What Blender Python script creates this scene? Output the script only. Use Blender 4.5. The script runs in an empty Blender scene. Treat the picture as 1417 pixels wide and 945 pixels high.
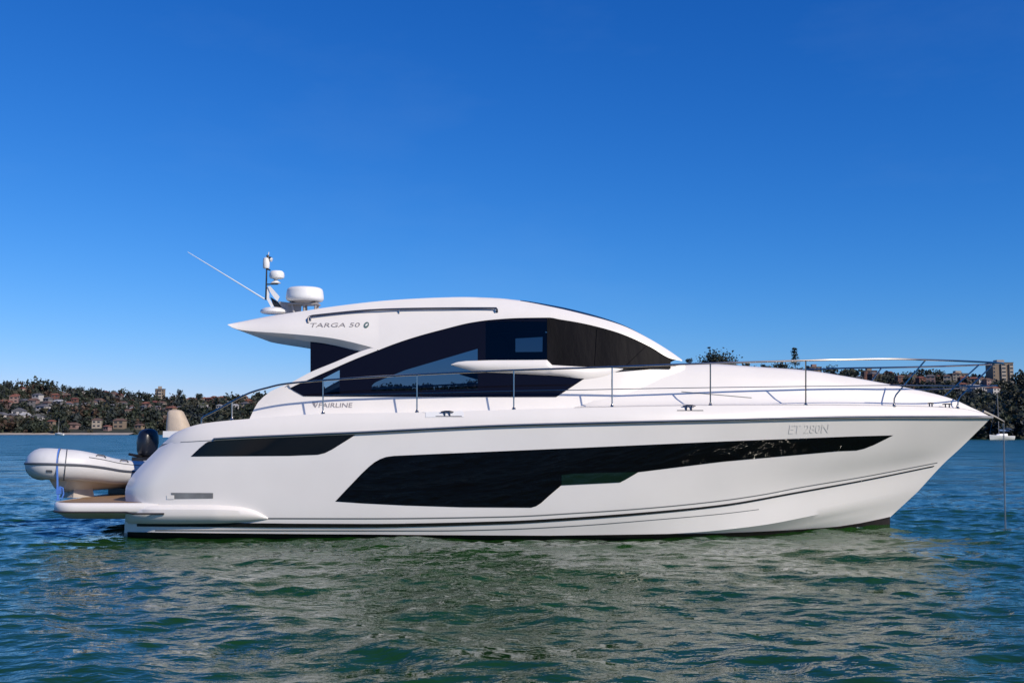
import bpy, bmesh, math, random
import numpy as np
from mathutils import Vector, Matrix
from mathutils.bvhtree import BVHTree

SC = bpy.context.scene
COL = SC.collection
R = math.radians

# ------------------------------------------------------------------ camera, sky, sun, exposure
F_PX, CX, CY = 1428.0, 708.5, 472.5          # lens in photo pixels, picture centre
CAM_H = 1.7
PITCH = math.atan((597.0 - CY) / F_PX)
cam_d = bpy.data.cameras.new('camera')
cam_d.sensor_width = 36.0
cam_d.lens = 36.0 * F_PX / 1417.0
cam_d.clip_start = 0.1
cam_d.clip_end = 20000.0
cam = bpy.data.objects.new('camera', cam_d)
COL.objects.link(cam)
cam.location = (0, 0, CAM_H)
cam.rotation_euler = (R(90) + PITCH, 0, 0)
SC.camera = cam

SUN_EL, SUN_AZ = R(33), R(133)               # azimuth clockwise from +Y
SUN_DIR = Vector((math.sin(SUN_AZ) * math.cos(SUN_EL), math.cos(SUN_AZ) * math.cos(SUN_EL), math.sin(SUN_EL)))
W = bpy.data.worlds.new('World')
SC.world = W
W.use_nodes = True
wn, wl = W.node_tree.nodes, W.node_tree.links
sky = wn.new('ShaderNodeTexSky')
sky.sky_type = 'NISHITA'
sky.sun_disc = False
sky.sun_elevation = SUN_EL
sky.sun_rotation = SUN_AZ
sky.altitude = 0
sky.air_density = 1.0
sky.dust_density = 0.0
sky.ozone_density = 2.5
hs = wn.new('ShaderNodeHueSaturation')
hs.inputs['Value'].default_value = 1.0
bg = wn['Background']
bg.inputs['Strength'].default_value = 0.11
hs.inputs['Saturation'].default_value = 1.0
wl.new(sky.outputs[0], hs.inputs['Color'])
# the photograph's strongly saturated blue: one power curve per channel over the physical sky
v1 = wn.new('ShaderNodeVectorMath'); v1.operation = 'SCALE'; v1.inputs['Scale'].default_value = 0.11
sp = wn.new('ShaderNodeSeparateXYZ'); cb = wn.new('ShaderNodeCombineXYZ')
wl.new(hs.outputs[0], v1.inputs[0]); wl.new(v1.outputs[0], sp.inputs[0])
for ch, (g, k) in enumerate(((1.90, 0.50), (1.14, 0.60), (0.86, 1.02))):
    pw = wn.new('ShaderNodeMath'); pw.operation = 'POWER'; pw.inputs[1].default_value = g
    ml = wn.new('ShaderNodeMath'); ml.operation = 'MULTIPLY'; ml.inputs[1].default_value = k/0.11
    wl.new(sp.outputs[ch], pw.inputs[0]); wl.new(pw.outputs[0], ml.inputs[0]); wl.new(ml.outputs[0], cb.inputs[ch])
# faint high cirrus
tcw = wn.new('ShaderNodeTexCoord')
mpw = wn.new('ShaderNodeMapping'); mpw.inputs['Scale'].default_value = (1.0, 1.0, 3.0)
nz = wn.new('ShaderNodeTexNoise'); nz.inputs['Scale'].default_value = 3.2; nz.inputs['Detail'].default_value = 7; nz.inputs['Roughness'].default_value = 0.62
rmp = wn.new('ShaderNodeMapRange'); rmp.inputs['From Min'].default_value = 0.52; rmp.inputs['From Max'].default_value = 0.80
rmp.inputs['To Min'].default_value = 0.0; rmp.inputs['To Max'].default_value = 0.04
mxw = wn.new('ShaderNodeMix'); mxw.data_type = 'RGBA'
mxw.inputs['B'].default_value = (3.4, 5.2, 7.4, 1)
wl.new(tcw.outputs['Generated'], mpw.inputs['Vector']); wl.new(mpw.outputs[0], nz.inputs['Vector']); wl.new(nz.outputs['Fac'], rmp.inputs['Value'])
wl.new(rmp.outputs[0], mxw.inputs['Factor']); wl.new(cb.outputs[0], mxw.inputs['A'])
wl.new(mxw.outputs['Result'], bg.inputs['Color'])

sun_d = bpy.data.lights.new('sun', 'SUN')
sun_d.energy = 4.1
sun_d.angle = R(0.5)
sun_d.color = (1.0, 0.89, 0.75)
sun = bpy.data.objects.new('sun', sun_d)
COL.objects.link(sun)
sun.rotation_euler = SUN_DIR.to_track_quat('Z', 'Y').to_euler()

SC.view_settings.view_transform = 'Standard'
SC.view_settings.look = 'None'
SC.view_settings.gamma = 1.0
SC.view_settings.exposure = 0.0
SC.view_settings.use_curve_mapping = False
SC.render.engine = 'CYCLES'
SC.cycles.max_bounces = 8
SC.cycles.transparent_max_bounces = 12
SC.cycles.use_denoising = True

# ------------------------------------------------------------------ materials
def mat(name, col, rough=0.5, metal=0.0, var=0.0, scale=4.0, bump=0.0, bscale=30.0, coat=0.0, spec=0.5, stretch=None):
    m = bpy.data.materials.new(name)
    m.use_nodes = True
    n, l = m.node_tree.nodes, m.node_tree.links
    p = n['Principled BSDF']
    p.inputs['Base Color'].default_value = (*col, 1)
    p.inputs['Roughness'].default_value = rough
    p.inputs['Metallic'].default_value = metal
    p.inputs['Coat Weight'].default_value = coat
    p.inputs['Coat Roughness'].default_value = 0.04
    p.inputs['Specular IOR Level'].default_value = spec
    tc = n.new('ShaderNodeTexCoord')
    src = tc.outputs['Object']
    if stretch:
        mp = n.new('ShaderNodeMapping')
        mp.inputs['Scale'].default_value = stretch
        l.new(src, mp.inputs['Vector'])
        src = mp.outputs['Vector']
    if var > 0:
        t = n.new('ShaderNodeTexNoise')
        t.inputs['Scale'].default_value = scale
        t.inputs['Detail'].default_value = 5
        l.new(src, t.inputs['Vector'])
        r = n.new('ShaderNodeValToRGB')
        r.color_ramp.elements[0].position = 0.3
        r.color_ramp.elements[1].position = 0.7
        r.color_ramp.elements[0].color = (*[c * (1 - var) for c in col], 1)
        r.color_ramp.elements[1].color = (*[min(1, c * (1 + var)) for c in col], 1)
        l.new(t.outputs['Fac'], r.inputs['Fac'])
        l.new(r.outputs['Color'], p.inputs['Base Color'])
    if bump > 0:
        t2 = n.new('ShaderNodeTexNoise')
        t2.inputs['Scale'].default_value = bscale
        t2.inputs['Detail'].default_value = 4
        l.new(src, t2.inputs['Vector'])
        b = n.new('ShaderNodeBump')
        b.inputs['Strength'].default_value = bump
        b.inputs['Distance'].default_value = 0.02
        l.new(t2.outputs['Fac'], b.inputs['Height'])
        l.new(b.outputs['Normal'], p.inputs['Normal'])
    return m

def glass_mat(name, tint, rough=0.02):
    m = bpy.data.materials.new(name)
    m.use_nodes = True
    n, l = m.node_tree.nodes, m.node_tree.links
    out = n['Material Output']
    n.remove(n['Principled BSDF'])
    tr = n.new('ShaderNodeBsdfTransparent'); tr.inputs['Color'].default_value = (*tint, 1)
    gl = n.new('ShaderNodeBsdfGlossy'); gl.inputs['Roughness'].default_value = rough
    fr = n.new('ShaderNodeFresnel'); fr.inputs['IOR'].default_value = 1.45
    mx = n.new('ShaderNodeMixShader')
    l.new(fr.outputs[0], mx.inputs[0]); l.new(tr.outputs[0], mx.inputs[1]); l.new(gl.outputs[0], mx.inputs[2])
    l.new(mx.outputs[0], out.inputs['Surface'])
    return m

M = {}
M['gel'] = mat('white_gelcoat', (0.83, 0.80, 0.76), 0.18, var=0.03, scale=0.9, coat=0.5)
M['gel_deck'] = mat('white_deck_gelcoat', (0.82, 0.785, 0.73), 0.35, var=0.02, scale=2.0)
M['nonskid'] = mat('deck_nonskid', (0.72, 0.71, 0.69), 0.7, var=0.04, scale=30, bump=0.3, bscale=200)
M['black_glass'] = mat('black_window_glass', (0.003, 0.003, 0.004), 0.03, spec=0.3)
M['navy_glass'] = mat('dark_saloon_glass', (0.005, 0.005, 0.010), 0.03, spec=0.2)
M['pane'] = glass_mat('tinted_pane', (0.34, 0.40, 0.46))
M['pane_dark'] = glass_mat('smoked_pane', (0.20, 0.22, 0.26))
M['black_stripe'] = mat('black_stripe_vinyl', (0.012, 0.012, 0.012), 0.35, var=0.3, scale=20)
M['grey_stripe'] = mat('grey_pinstripe_vinyl', (0.16, 0.17, 0.17), 0.4)
M['boot'] = mat('antifouling_paint', (0.012, 0.008, 0.008), 0.75, var=0.5, scale=6, bump=0.2)
M['rub'] = mat('rubbing_strake', (0.28, 0.28, 0.28), 0.45, var=0.1)
M['steel'] = mat('stainless_steel', (0.42, 0.39, 0.36), 0.17, metal=1.0)
M['steel_dark'] = mat('dark_steel', (0.10, 0.10, 0.11), 0.25, metal=0.8)
M['white_plastic'] = mat('white_plastic', (0.80, 0.80, 0.78), 0.4, var=0.02)
M['grey_plastic'] = mat('grey_plastic', (0.30, 0.29, 0.29), 0.5, var=0.1)
M['black_plastic'] = mat('black_plastic', (0.012, 0.012, 0.014), 0.4)
M['cover'] = mat('black_mesh_cover', (0.0052, 0.0050, 0.0066), 0.5, var=0.35, scale=2.0, bump=1.0, bscale=2.2, spec=0.06, stretch=(1.3, 1, 0.4))
M['teak'] = mat('teak_deck', (0.30, 0.19, 0.11), 0.6, var=0.25, scale=8, stretch=(1, 12, 1))
M['tube'] = mat('pale_hypalon', (0.66, 0.66, 0.66), 0.45, var=0.05, scale=5, bump=0.1, bscale=12)
M['tube_band'] = mat('grey_hypalon_band', (0.10, 0.11, 0.13), 0.5)
M['tender_hull'] = mat('cream_tender_hull', (0.55, 0.50, 0.44), 0.35, var=0.06)
M['blue_strap'] = mat('blue_webbing', (0.07, 0.19, 0.58), 0.7, var=0.15, scale=30)
M['engine'] = mat('dark_blue_engine_cowl', (0.011, 0.013, 0.019), 0.33, coat=0.15)
M['beige'] = mat('beige_upholstery', (0.52, 0.43, 0.33), 0.7, var=0.08, scale=8, bump=0.2, bscale=60)
M['headliner'] = mat('dark_headliner', (0.05, 0.038, 0.03), 0.7, var=0.2)
M['dark_leather'] = mat('dark_leather', (0.015, 0.013, 0.013), 0.5, var=0.2)
M['letter_grey'] = mat('grey_lettering', (0.27, 0.25, 0.25), 0.35)
M['letter_pale'] = mat('pale_grey_lettering', (0.80, 0.77, 0.73), 0.28)
M['emblem'] = mat('green_grey_emblem', (0.10, 0.16, 0.15), 0.3)
M['galv'] = mat('galvanised_chain', (0.42, 0.42, 0.40), 0.5, metal=0.4, var=0.2, scale=40, bump=0.6, bscale=60)
M['under'] = mat('underwater_dark', (0.015, 0.018, 0.018), 0.7)
M['grille'] = mat('vent_grille', (0.26, 0.26, 0.255), 0.4, metal=0.3, var=0.3, scale=3)

# ------------------------------------------------------------------ helpers
YC = 18.65                                   # distance of the yacht's centreline

def P(px, py, Y):
    """a point of the place: the sight line through photo pixel (px, py) met at distance Y"""
    u, v = (px - CX) / F_PX, -(py - CY) / F_PX
    c, s = math.cos(PITCH), math.sin(PITCH)
    dy, dz = c - v * s, s + v * c
    k = Y / dy
    return Vector((u * k, Y, CAM_H + dz * k))

def ray(px, py):
    return (P(px, py, 1.0) - Vector((0, 0, CAM_H))).normalized()

def pchip(xs, ys, x):
    xs, ys, x = np.asarray(xs, float), np.asarray(ys, float), np.asarray(x, float)
    if len(xs) == 2:
        return np.interp(x, xs, ys)
    h = np.diff(xs); d = np.diff(ys) / h
    m = np.zeros(len(xs))
    for i in range(1, len(xs) - 1):
        if d[i - 1] * d[i] > 0:
            w1, w2 = 2 * h[i] + h[i - 1], h[i] + 2 * h[i - 1]
            m[i] = (w1 + w2) / (w1 / d[i - 1] + w2 / d[i])
    m[0], m[-1] = d[0], d[-1]
    x = np.clip(x, xs[0], xs[-1])
    i = np.clip(np.searchsorted(xs, x, side='right') - 1, 0, len(h) - 1)
    t = (x - xs[i]) / h[i]
    return ((2*t**3 - 3*t**2 + 1) * ys[i] + (t**3 - 2*t**2 + t) * h[i] * m[i]
            + (-2*t**3 + 3*t**2) * ys[i + 1] + (t**3 - t**2) * h[i] * m[i + 1])

def fn(pts, k=1, smooth=True):
    a = np.array(pts, float)
    if smooth:
        return lambda x: pchip(a[:, 0], a[:, k], x)
    return lambda x: np.interp(x, a[:, 0], a[:, k])

ORG = {}
def link(name, me, m, parent=None):
    o = bpy.data.objects.new(name, me)
    COL.objects.link(o)
    if m is not None:
        me.materials.append(m)
    if parent is not None:
        o.parent = parent
    return o

def finish(me, smooth=True, angle=35):
    if smooth:
        me.shade_smooth()
        me.set_sharp_from_angle(angle=R(angle))

class MB:
    def __init__(self):
        self.v, self.f = [], []
    def add(self, vs, fs):
        n = len(self.v)
        self.v += [Vector(p) for p in vs]
        self.f += [tuple(i + n for i in f) for f in fs]
        return self
    def grid(self, rows, close=False):
        n, m = len(rows), len(rows[0])
        vs = [p for r in rows for p in r]
        fs = []
        for i in range(n - 1 + (1 if close else 0)):
            a, b = i, (i + 1) % n
            for j in range(m - 1):
                fs.append((a*m + j, a*m + j + 1, b*m + j + 1, b*m + j))
        return self.add(vs, fs)
    def box(self, lo, hi):
        x0, y0, z0 = lo; x1, y1, z1 = hi
        v = [(x0,y0,z0),(x1,y0,z0),(x1,y1,z0),(x0,y1,z0),(x0,y0,z1),(x1,y0,z1),(x1,y1,z1),(x0,y1,z1)]
        return self.add(v, [(0,3,2,1),(4,5,6,7),(0,1,5,4),(1,2,6,5),(2,3,7,6),(3,0,4,7)])
    def tube(self, pts, r, n=8, cap=True):
        pts = [Vector(p) for p in pts]
        rs = r if isinstance(r, (list, tuple)) else [r] * len(pts)
        rings = []
        up = None
        for i, p in enumerate(pts):
            a = pts[max(0, i - 1)]; b = pts[min(len(pts) - 1, i + 1)]
            t = (b - a).normalized()
            if up is None:
                up = Vector((0, 0, 1)) if abs(t.z) < 0.9 else Vector((1, 0, 0))
            s = t.cross(up).normalized()
            up = s.cross(t).normalized()
            rings.append([p + (s * math.cos(2*math.pi*k/n) + up * math.sin(2*math.pi*k/n)) * rs[i] for k in range(n)])
        vs = [q for g in rings for q in g]
        fs = []
        for i in range(len(pts) - 1):
            for k in range(n):
                fs.append((i*n + k, i*n + (k+1) % n, (i+1)*n + (k+1) % n, (i+1)*n + k))
        if cap:
            fs.append(tuple(range(n - 1, -1, -1)))
            fs.append(tuple((len(pts) - 1)*n + k for k in range(n)))
        return self.add(vs, fs)
    def lathe(self, c, prof, n=24, axis=None):
        """prof: (radius, height) from bottom to top"""
        c = Vector(c)
        vs = []
        for r, z in prof:
            for k in range(n):
                a = 2*math.pi*k/n
                vs.append(c + Vector((r*math.cos(a), r*math.sin(a), z)))
        fs = []
        for i in range(len(prof) - 1):
            for k in range(n):
                fs.append((i*n + k, i*n + (k+1) % n, (i+1)*n + (k+1) % n, (i+1)*n + k))
        fs.append(tuple(range(n - 1, -1, -1)))
        fs.append(tuple((len(prof) - 1)*n + k for k in range(n)))
        return self.add(vs, fs)
    def xform(self, mx):
        self.v = [mx @ p for p in self.v]
        return self
    def merge(self, o):
        return self.add(o.v, o.f)
    def build(self, name, m, parent=None, origin=None, smooth=True, angle=35, weld=False):
        o0 = Vector((0, 0, 0))
        if origin is not None:
            o0 = Vector(origin)
        elif parent is not None and parent.name in ORG:
            o0 = ORG[parent.name]
        me = bpy.data.meshes.new(name)
        me.from_pydata([tuple(p - o0) for p in self.v], [], self.f)
        bm = bmesh.new(); bm.from_mesh(me)
        if weld:
            bmesh.ops.remove_doubles(bm, verts=bm.verts, dist=1e-4)
        bmesh.ops.dissolve_degenerate(bm, edges=bm.edges, dist=1e-5)
        bmesh.ops.recalc_face_normals(bm, faces=bm.faces)
        bm.to_mesh(me); bm.free()
        finish(me, smooth, angle)
        o = link(name, me, m, parent)
        if parent is None:
            o.location = o0
        ORG[o.name] = o0
        return o

def tag(o, label=None, cat=None, group=None, kind=None):
    if label: o['label'] = label
    if cat: o['category'] = cat
    if group: o['group'] = group
    if kind: o['kind'] = kind
    return o

def empty(name, loc, label, cat, group=None, rot=(0, 0, 0)):
    o = bpy.data.objects.new(name, None)
    COL.objects.link(o)
    o.location = loc
    o.rotation_euler = rot
    o.empty_display_size = 0.3
    tag(o, label, cat, group)
    return o

def np_mesh(name, V, Q, m, parent=None, smooth=True, mats=None, midx=None):
    me = bpy.data.meshes.new(name)
    V = np.ascontiguousarray(V, np.float32); Q = np.ascontiguousarray(Q, np.int32)
    me.vertices.add(len(V)); me.vertices.foreach_set('co', V.ravel())
    me.loops.add(Q.size); me.loops.foreach_set('vertex_index', Q.ravel())
    me.polygons.add(len(Q))
    me.polygons.foreach_set('loop_start', np.arange(0, Q.size, Q.shape[1], dtype=np.int32))
    me.update(calc_edges=True)
    if mats:
        for x in mats: me.materials.append(x)
        me.polygons.foreach_set('material_index', np.ascontiguousarray(midx, np.int32))
    if smooth: me.shade_smooth()
    o = bpy.data.objects.new(name, me)
    COL.objects.link(o)
    if m is not None and not mats: me.materials.append(m)
    if parent: o.parent = parent
    return o

def mirror(p):
    return Vector((p[0], 2*YC - p[1], p[2]))

def spline(pts, n):
    """Catmull-Rom through 3D points"""
    pts = [Vector(p) for p in pts]
    q = [pts[0]*2 - pts[1]] + pts + [pts[-1]*2 - pts[-2]]
    out = []
    segs = len(pts) - 1
    for i in range(n):
        t = i / (n - 1) * segs
        k = min(int(t), segs - 1); t -= k
        a, b, c, d = q[k:k+4]
        out.append(0.5*((2*b) + (c - a)*t + (2*a - 5*b + 4*c - d)*t*t + (3*b - a - 3*c + d)*t**3))
    return out

rng = random.Random(7)
nrg = np.random.default_rng(11)

# ------------------------------------------------------------------ the water
def graded(a, b, d0, grow, lim):
    """spacing d0 between a and b, growing outside up to lim"""
    mid = list(np.arange(a, b, d0))
    up, d, x = [], d0, b
    while x < lim:
        up.append(x); d *= grow; x += d
    return mid + up + [lim]

xs_r = graded(0.0, 13.0, 0.05, 1.06, 9000.0)
XS = np.array([-x for x in xs_r[:0:-1]] + xs_r)
ys_f = graded(4.5, 21.0, 0.045, 1.022, 12000.0)
ys_b = []
d, y = 0.045, 4.5
while y > -60:
    d *= 1.12; y -= d; ys_b.append(y)
YS = np.array(ys_b[::-1] + ys_f)
GX, GY = np.meshgrid(XS, YS)
DX = np.gradient(XS)[None, :].repeat(len(YS), 0)
DY = np.gradient(YS)[:, None].repeat(len(XS), 1)
Z = np.zeros_like(GX); OX = np.zeros_like(GX); OY = np.zeros_like(GX)
wr = np.random.default_rng(5)
near = (np.abs(GX) < 420) & (GY < 900)
gx, gy, dx_, dy_ = GX[near], GY[near], DX[near], DY[near]
z_ = np.zeros_like(gx); ox = np.zeros_like(gx); oy = np.zeros_like(gx)
for lam0, cnt, slope, spread in ((6.0, 7, 0.016, 0.5), (3.0, 10, 0.027, 0.6), (1.6, 14, 0.042, 0.7), (0.9, 20, 0.056, 0.85), (0.5, 28, 0.072, 1.0), (0.27, 34, 0.088, 1.2)):
    for i in range(cnt):
        lam = lam0 * wr.uniform(0.72, 1.38)
        th = R(-100) + wr.normal(0, spread * 0.8)       # travelling towards the camera, a little across
        k = 2*math.pi/lam
        kx, ky = k*math.cos(th), k*math.sin(th)
        a = slope / k * math.sqrt(2.0/cnt) * wr.uniform(0.7, 1.3)
        ph = wr.uniform(0, 2*math.pi)
        att = np.clip(lam/(3.2*np.maximum(np.abs(math.cos(th))*dx_, np.abs(math.sin(th))*dy_)) - 0.6, 0, 1)
        q = kx*gx + ky*gy + ph
        s, c = np.sin(q), np.cos(q)
        z_ += a*att*c
        ox -= 0.8*a*att*math.cos(th)*s
        oy -= 0.8*a*att*math.sin(th)*s
Z[near] = z_; OX[near] = ox; OY[near] = oy
V = np.stack([GX + OX, GY + OY, Z], -1).reshape(-1, 3)
ny_, nx_ = GX.shape
idx = np.arange(nx_*ny_).reshape(ny_, nx_)
Q = np.stack([idx[:-1, :-1], idx[:-1, 1:], idx[1:, 1:], idx[1:, :-1]], -1).reshape(-1, 4)

mw = bpy.data.materials.new('harbour_water')
mw.use_nodes = True
n, l = mw.node_tree.nodes, mw.node_tree.links
p = n['Principled BSDF']
p.inputs['Base Color'].default_value = (0.010, 0.050, 0.007, 1)
p.inputs['Roughness'].default_value = 0.03
p.inputs['IOR'].default_value = 1.333
tc = n.new('ShaderNodeTexCoord')
bumps = None
for sc, st, dist, mp_s in ((2.2, 0.5, 0.10, (0.55, 1, 1)), (8.0, 0.6, 0.035, (0.6, 1, 1)), (0.25, 0.6, 0.5, (0.5, 1, 1))):
    mp = n.new('ShaderNodeMapping'); mp.inputs['Scale'].default_value = mp_s
    l.new(tc.outputs['Object'], mp.inputs['Vector'])
    t = n.new('ShaderNodeTexNoise'); t.inputs['Scale'].default_value = sc; t.inputs['Detail'].default_value = 3
    l.new(mp.outputs[0], t.inputs['Vector'])
    b = n.new('ShaderNodeBump'); b.inputs['Strength'].default_value = st; b.inputs['Distance'].default_value = dist
    l.new(t.outputs['Fac'], b.inputs['Height'])
    if bumps is not None: l.new(bumps.outputs[0], b.inputs['Normal'])
    bumps = b
# ripples too fine and too far out for the mesh: slopes straight from noise, growing away from the sheltered water by the yacht
mp = n.new('ShaderNodeMapping'); mp.inputs['Scale'].default_value = (0.35, 0.9, 1)
l.new(tc.outputs['Object'], mp.inputs['Vector'])
t = n.new('ShaderNodeTexNoise'); t.inputs['Scale'].default_value = 0.8; t.inputs['Detail'].default_value = 4; t.inputs['Roughness'].default_value = 0.65
l.new(mp.outputs[0], t.inputs['Vector'])
sb_ = n.new('ShaderNodeVectorMath'); sb_.operation = 'SUBTRACT'; sb_.inputs[1].default_value = (0.5, 0.5, 0.5)
l.new(t.outputs['Color'], sb_.inputs[0])
ln = n.new('ShaderNodeVectorMath'); ln.operation = 'LENGTH'
l.new(tc.outputs['Object'], ln.inputs[0])
mr = n.new('ShaderNodeMapRange'); mr.inputs['From Min'].default_value = 22; mr.inputs['From Max'].default_value = 70
mr.inputs['To Min'].default_value = 0.0; mr.inputs['To Max'].default_value = 1.0
l.new(ln.outputs['Value'], mr.inputs['Value'])
mr2 = n.new('ShaderNodeMapRange'); mr2.inputs['From Min'].default_value = 22; mr2.inputs['From Max'].default_value = 90
mr2.inputs['To Min'].default_value = 0.03; mr2.inputs['To Max'].default_value = 0.26
l.new(ln.outputs['Value'], mr2.inputs['Value']); l.new(mr2.outputs[0], p.inputs['Roughness'])
sc_ = n.new('ShaderNodeVectorMath'); sc_.operation = 'SCALE'
l.new(sb_.outputs[0], sc_.inputs[0]); l.new(mr.outputs[0], sc_.inputs['Scale'])
fl = n.new('ShaderNodeVectorMath'); fl.operation = 'MULTIPLY'; fl.inputs[1].default_value = (1, 1, 0)
l.new(sc_.outputs[0], fl.inputs[0])
ad = n.new('ShaderNodeVectorMath'); ad.operation = 'ADD'
l.new(bumps.outputs[0], ad.inputs[0]); l.new(fl.outputs[0], ad.inputs[1])
nm = n.new('ShaderNodeVectorMath'); nm.operation = 'NORMALIZE'
l.new(ad.outputs[0], nm.inputs[0]); l.new(nm.outputs[0], p.inputs['Normal'])
water = np_mesh('water', V, Q, mw)
tag(water, 'dark green rippled harbour water reflecting the white hull', 'water', kind='structure')

# ------------------------------------------------------------------ far shore: terrain
SHORE, RIDGE = 560.0, 900.0
sil = fn([(-600, 528), (0, 534), (60, 537), (100, 539), (150, 542), (200, 549), (260, 550), (345, 547), (450, 541), (700, 531),
          (950, 512), (1000, 507), (1060, 511), (1110, 511), (1180, 516), (1230, 518), (1300, 518), (1360, 522), (1420, 526), (2000, 530)])
def ridge_h(u):
    return (597.0 - sil(CX + F_PX*u) - 10.0) / F_PX * RIDGE + CAM_H
def smooth_noise(x, y):
    return (np.sin(x*0.031 + 1.3)*np.cos(y*0.027 + .4) + 0.6*np.sin(x*0.07 + y*0.05) + 0.4*np.sin(x*0.13 - y*0.11 + 2))/2
def ground(x, y):
    x = np.asarray(x, float); y = np.asarray(y, float)
    t = np.clip((y - SHORE) / (RIDGE - SHORE), 0, None)
    s = np.where(t < 1, 1 - (1 - np.clip(t, 0, 1))**1.35, 1 - 0.25*np.clip(t - 1, 0, 3))
    h = ridge_h(x/np.maximum(y, 1)) * s
    return -0.6 + 1.2*np.clip(t*25, 0, 1) + h + smooth_noise(x, y)*2.0*np.clip(t*3, 0, 1)*np.clip(1.4 - t, 0.2, 1)
m_hill = mat('hillside_ground', (0.030, 0.036, 0.022), 0.95, var=0.6, scale=0.05)
m_sand = mat('beach_sand', (0.42, 0.36, 0.29), 0.9, var=0.2, scale=0.3)
m_rock = mat('shore_rock', (0.12, 0.085, 0.065), 0.9, var=0.5, scale=0.4, bump=0.6, bscale=1)
hx = np.linspace(-1200, 1400, 380); hy = np.concatenate([np.linspace(SHORE - 3, SHORE + 30, 12), np.linspace(SHORE + 40, 1300, 60)])
HX, HY = np.meshgrid(hx, hy)
HZ = ground(HX, HY)
i2 = np.arange(HX.size).reshape(HX.shape)
QH = np.stack([i2[:-1, :-1], i2[:-1, 1:], i2[1:, 1:], i2[1:, :-1]], -1).reshape(-1, 4)
hill = np_mesh('hillside', np.stack([HX, HY, HZ], -1).reshape(-1, 3), QH, m_hill)
tag(hill, kind='structure')
bxs = np.linspace(-1000, -205, 160)
rows = []
for dy0, z0 in ((-6, -0.25), (-3, 0.35), (0, 0.8), (3, 1.5), (6, 1.7)):
    rows.append([(x, SHORE + dy0 + 1.6*math.sin(x*0.07), z0*.6) for x in bxs])
tag(MB().grid(rows).build('beach', m_sand), kind='structure')

# nearer headland on the right
HS = 232.0
hsil = fn([(1150, 566), (1240, 560), (1340, 548), (1380, 537), (1417, 524), (1500, 516), (1700, 512)])
def head_h(u):
    return (597.0 - hsil(CX + F_PX*u)) / F_PX * 320.0 - 7.0
def hground(x, y):
    x = np.asarray(x, float); y = np.asarray(y, float)
    t = np.clip((y - HS)/90.0, 0, None)
    s = np.where(t < 1, 1 - (1 - np.clip(t, 0, 1))**1.6, 1 - 0.6*np.clip(t - 1, 0, 2))
    return -0.6 + 1.6*np.clip(t*30, 0, 1) + np.maximum(head_h(x/np.maximum(y, 1)), -1)*s
ux = np.linspace(0.33, 0.75, 60); uy = np.concatenate([np.linspace(HS - 2, HS + 8, 10), np.linspace(HS + 14, 440, 24)])
UX, UY = np.meshgrid(ux, uy)
UXX = UX*UY
i3 = np.arange(UX.size).reshape(UX.shape)
QU = np.stack([i3[:-1, :-1], i3[:-1, 1:], i3[1:, 1:], i3[1:, :-1]], -1).reshape(-1, 4)
tag(np_mesh('headland', np.stack([UXX, UY, hground(UXX, UY)], -1).reshape(-1, 3), QU, m_hill), kind='structure')

# ------------------------------------------------------------------ foliage
LEAF = [mat('leaf_dark', (0.020, 0.029, 0.018), 0.7, var=0.5, scale=0.4),
        mat('leaf_mid', (0.030, 0.040, 0.021), 0.7, var=0.5, scale=0.4),
        mat('leaf_olive', (0.042, 0.042, 0.024), 0.7, var=0.4, scale=0.4),
        mat('leaf_rust', (0.065, 0.040, 0.026), 0.7, var=0.4, scale=0.4),
        mat('leaf_blue', (0.019, 0.027, 0.025), 0.7, var=0.4, scale=0.4)]
M['bark'] = mat('bark', (0.07, 0.055, 0.045), 0.9, var=0.3, scale=2)

def leaves(c, rad, n, size, squash=0.85):
    """n leaf quads spread in clumps through an ellipsoid round c"""
    k = max(5, n // 26)
    d = nrg.normal(size=(k, 3)); d /= np.linalg.norm(d, axis=1)[:, None]
    cc = d * (nrg.uniform(0.35, 0.95, (k, 1))) * rad
    cc[:, 2] *= squash
    w = nrg.integers(0, k, n)
    pos = cc[w] + nrg.normal(size=(n, 3)) * rad * 0.2
    a = nrg.normal(size=(n, 3)); a /= np.linalg.norm(a, axis=1)[:, None]
    b = nrg.normal(size=(n, 3)); b -= (a*b).sum(1)[:, None]*a; b /= np.linalg.norm(b, axis=1)[:, None]
    s = size * nrg.uniform(0.6, 1.4, (n, 1))
    pos = pos + np.array(c)
    v = np.stack([pos - a*s, pos - b*s*0.7, pos + a*s, pos + b*s*0.7], 1).reshape(-1, 3)
    return v

def quads(nv):
    return np.arange(nv).reshape(-1, 4)

houses = []      # footprints: x, y, w

def clear(x, y, r, h):
    for hx_, hy_, w_ in houses:
        if -6 < hy_ - y < 34 and abs(hx_*y/hy_ - x) < w_*0.42 + r*0.6:
            return False
        if abs(hy_ - y) < r + 4 and abs(hx_ - x) < w_*0.5 + r:
            return False
    return True

# ------------------------------------------------------------------ houses on the hillside
WALLS = [('cream', (0.36, 0.31, 0.25)), ('white', (0.44, 0.42, 0.40)), ('grey', (0.16, 0.155, 0.155)), ('pink', (0.26, 0.17, 0.15)), ('brick red', (0.15, 0.07, 0.052)), ('tan', (0.23, 0.175, 0.125))]
ROOFS = [('terracotta', (0.22, 0.085, 0.055)), ('brown', (0.13, 0.08, 0.06)), ('slate grey', (0.11, 0.11, 0.12)), ('red', (0.18, 0.06, 0.045)), ('pale grey', (0.36, 0.36, 0.36))]
MW = {k: mat('wall_' + k.replace(' ', '_'), c, 0.85, var=0.12, scale=0.6) for k, c in WALLS}
MR = {k: mat('roof_' + k.replace(' ', '_'), c, 0.85, var=0.25, scale=1.2) for k, c in ROOFS}
M['win'] = mat('house_window', (0.03, 0.035, 0.045), 0.1)

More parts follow.
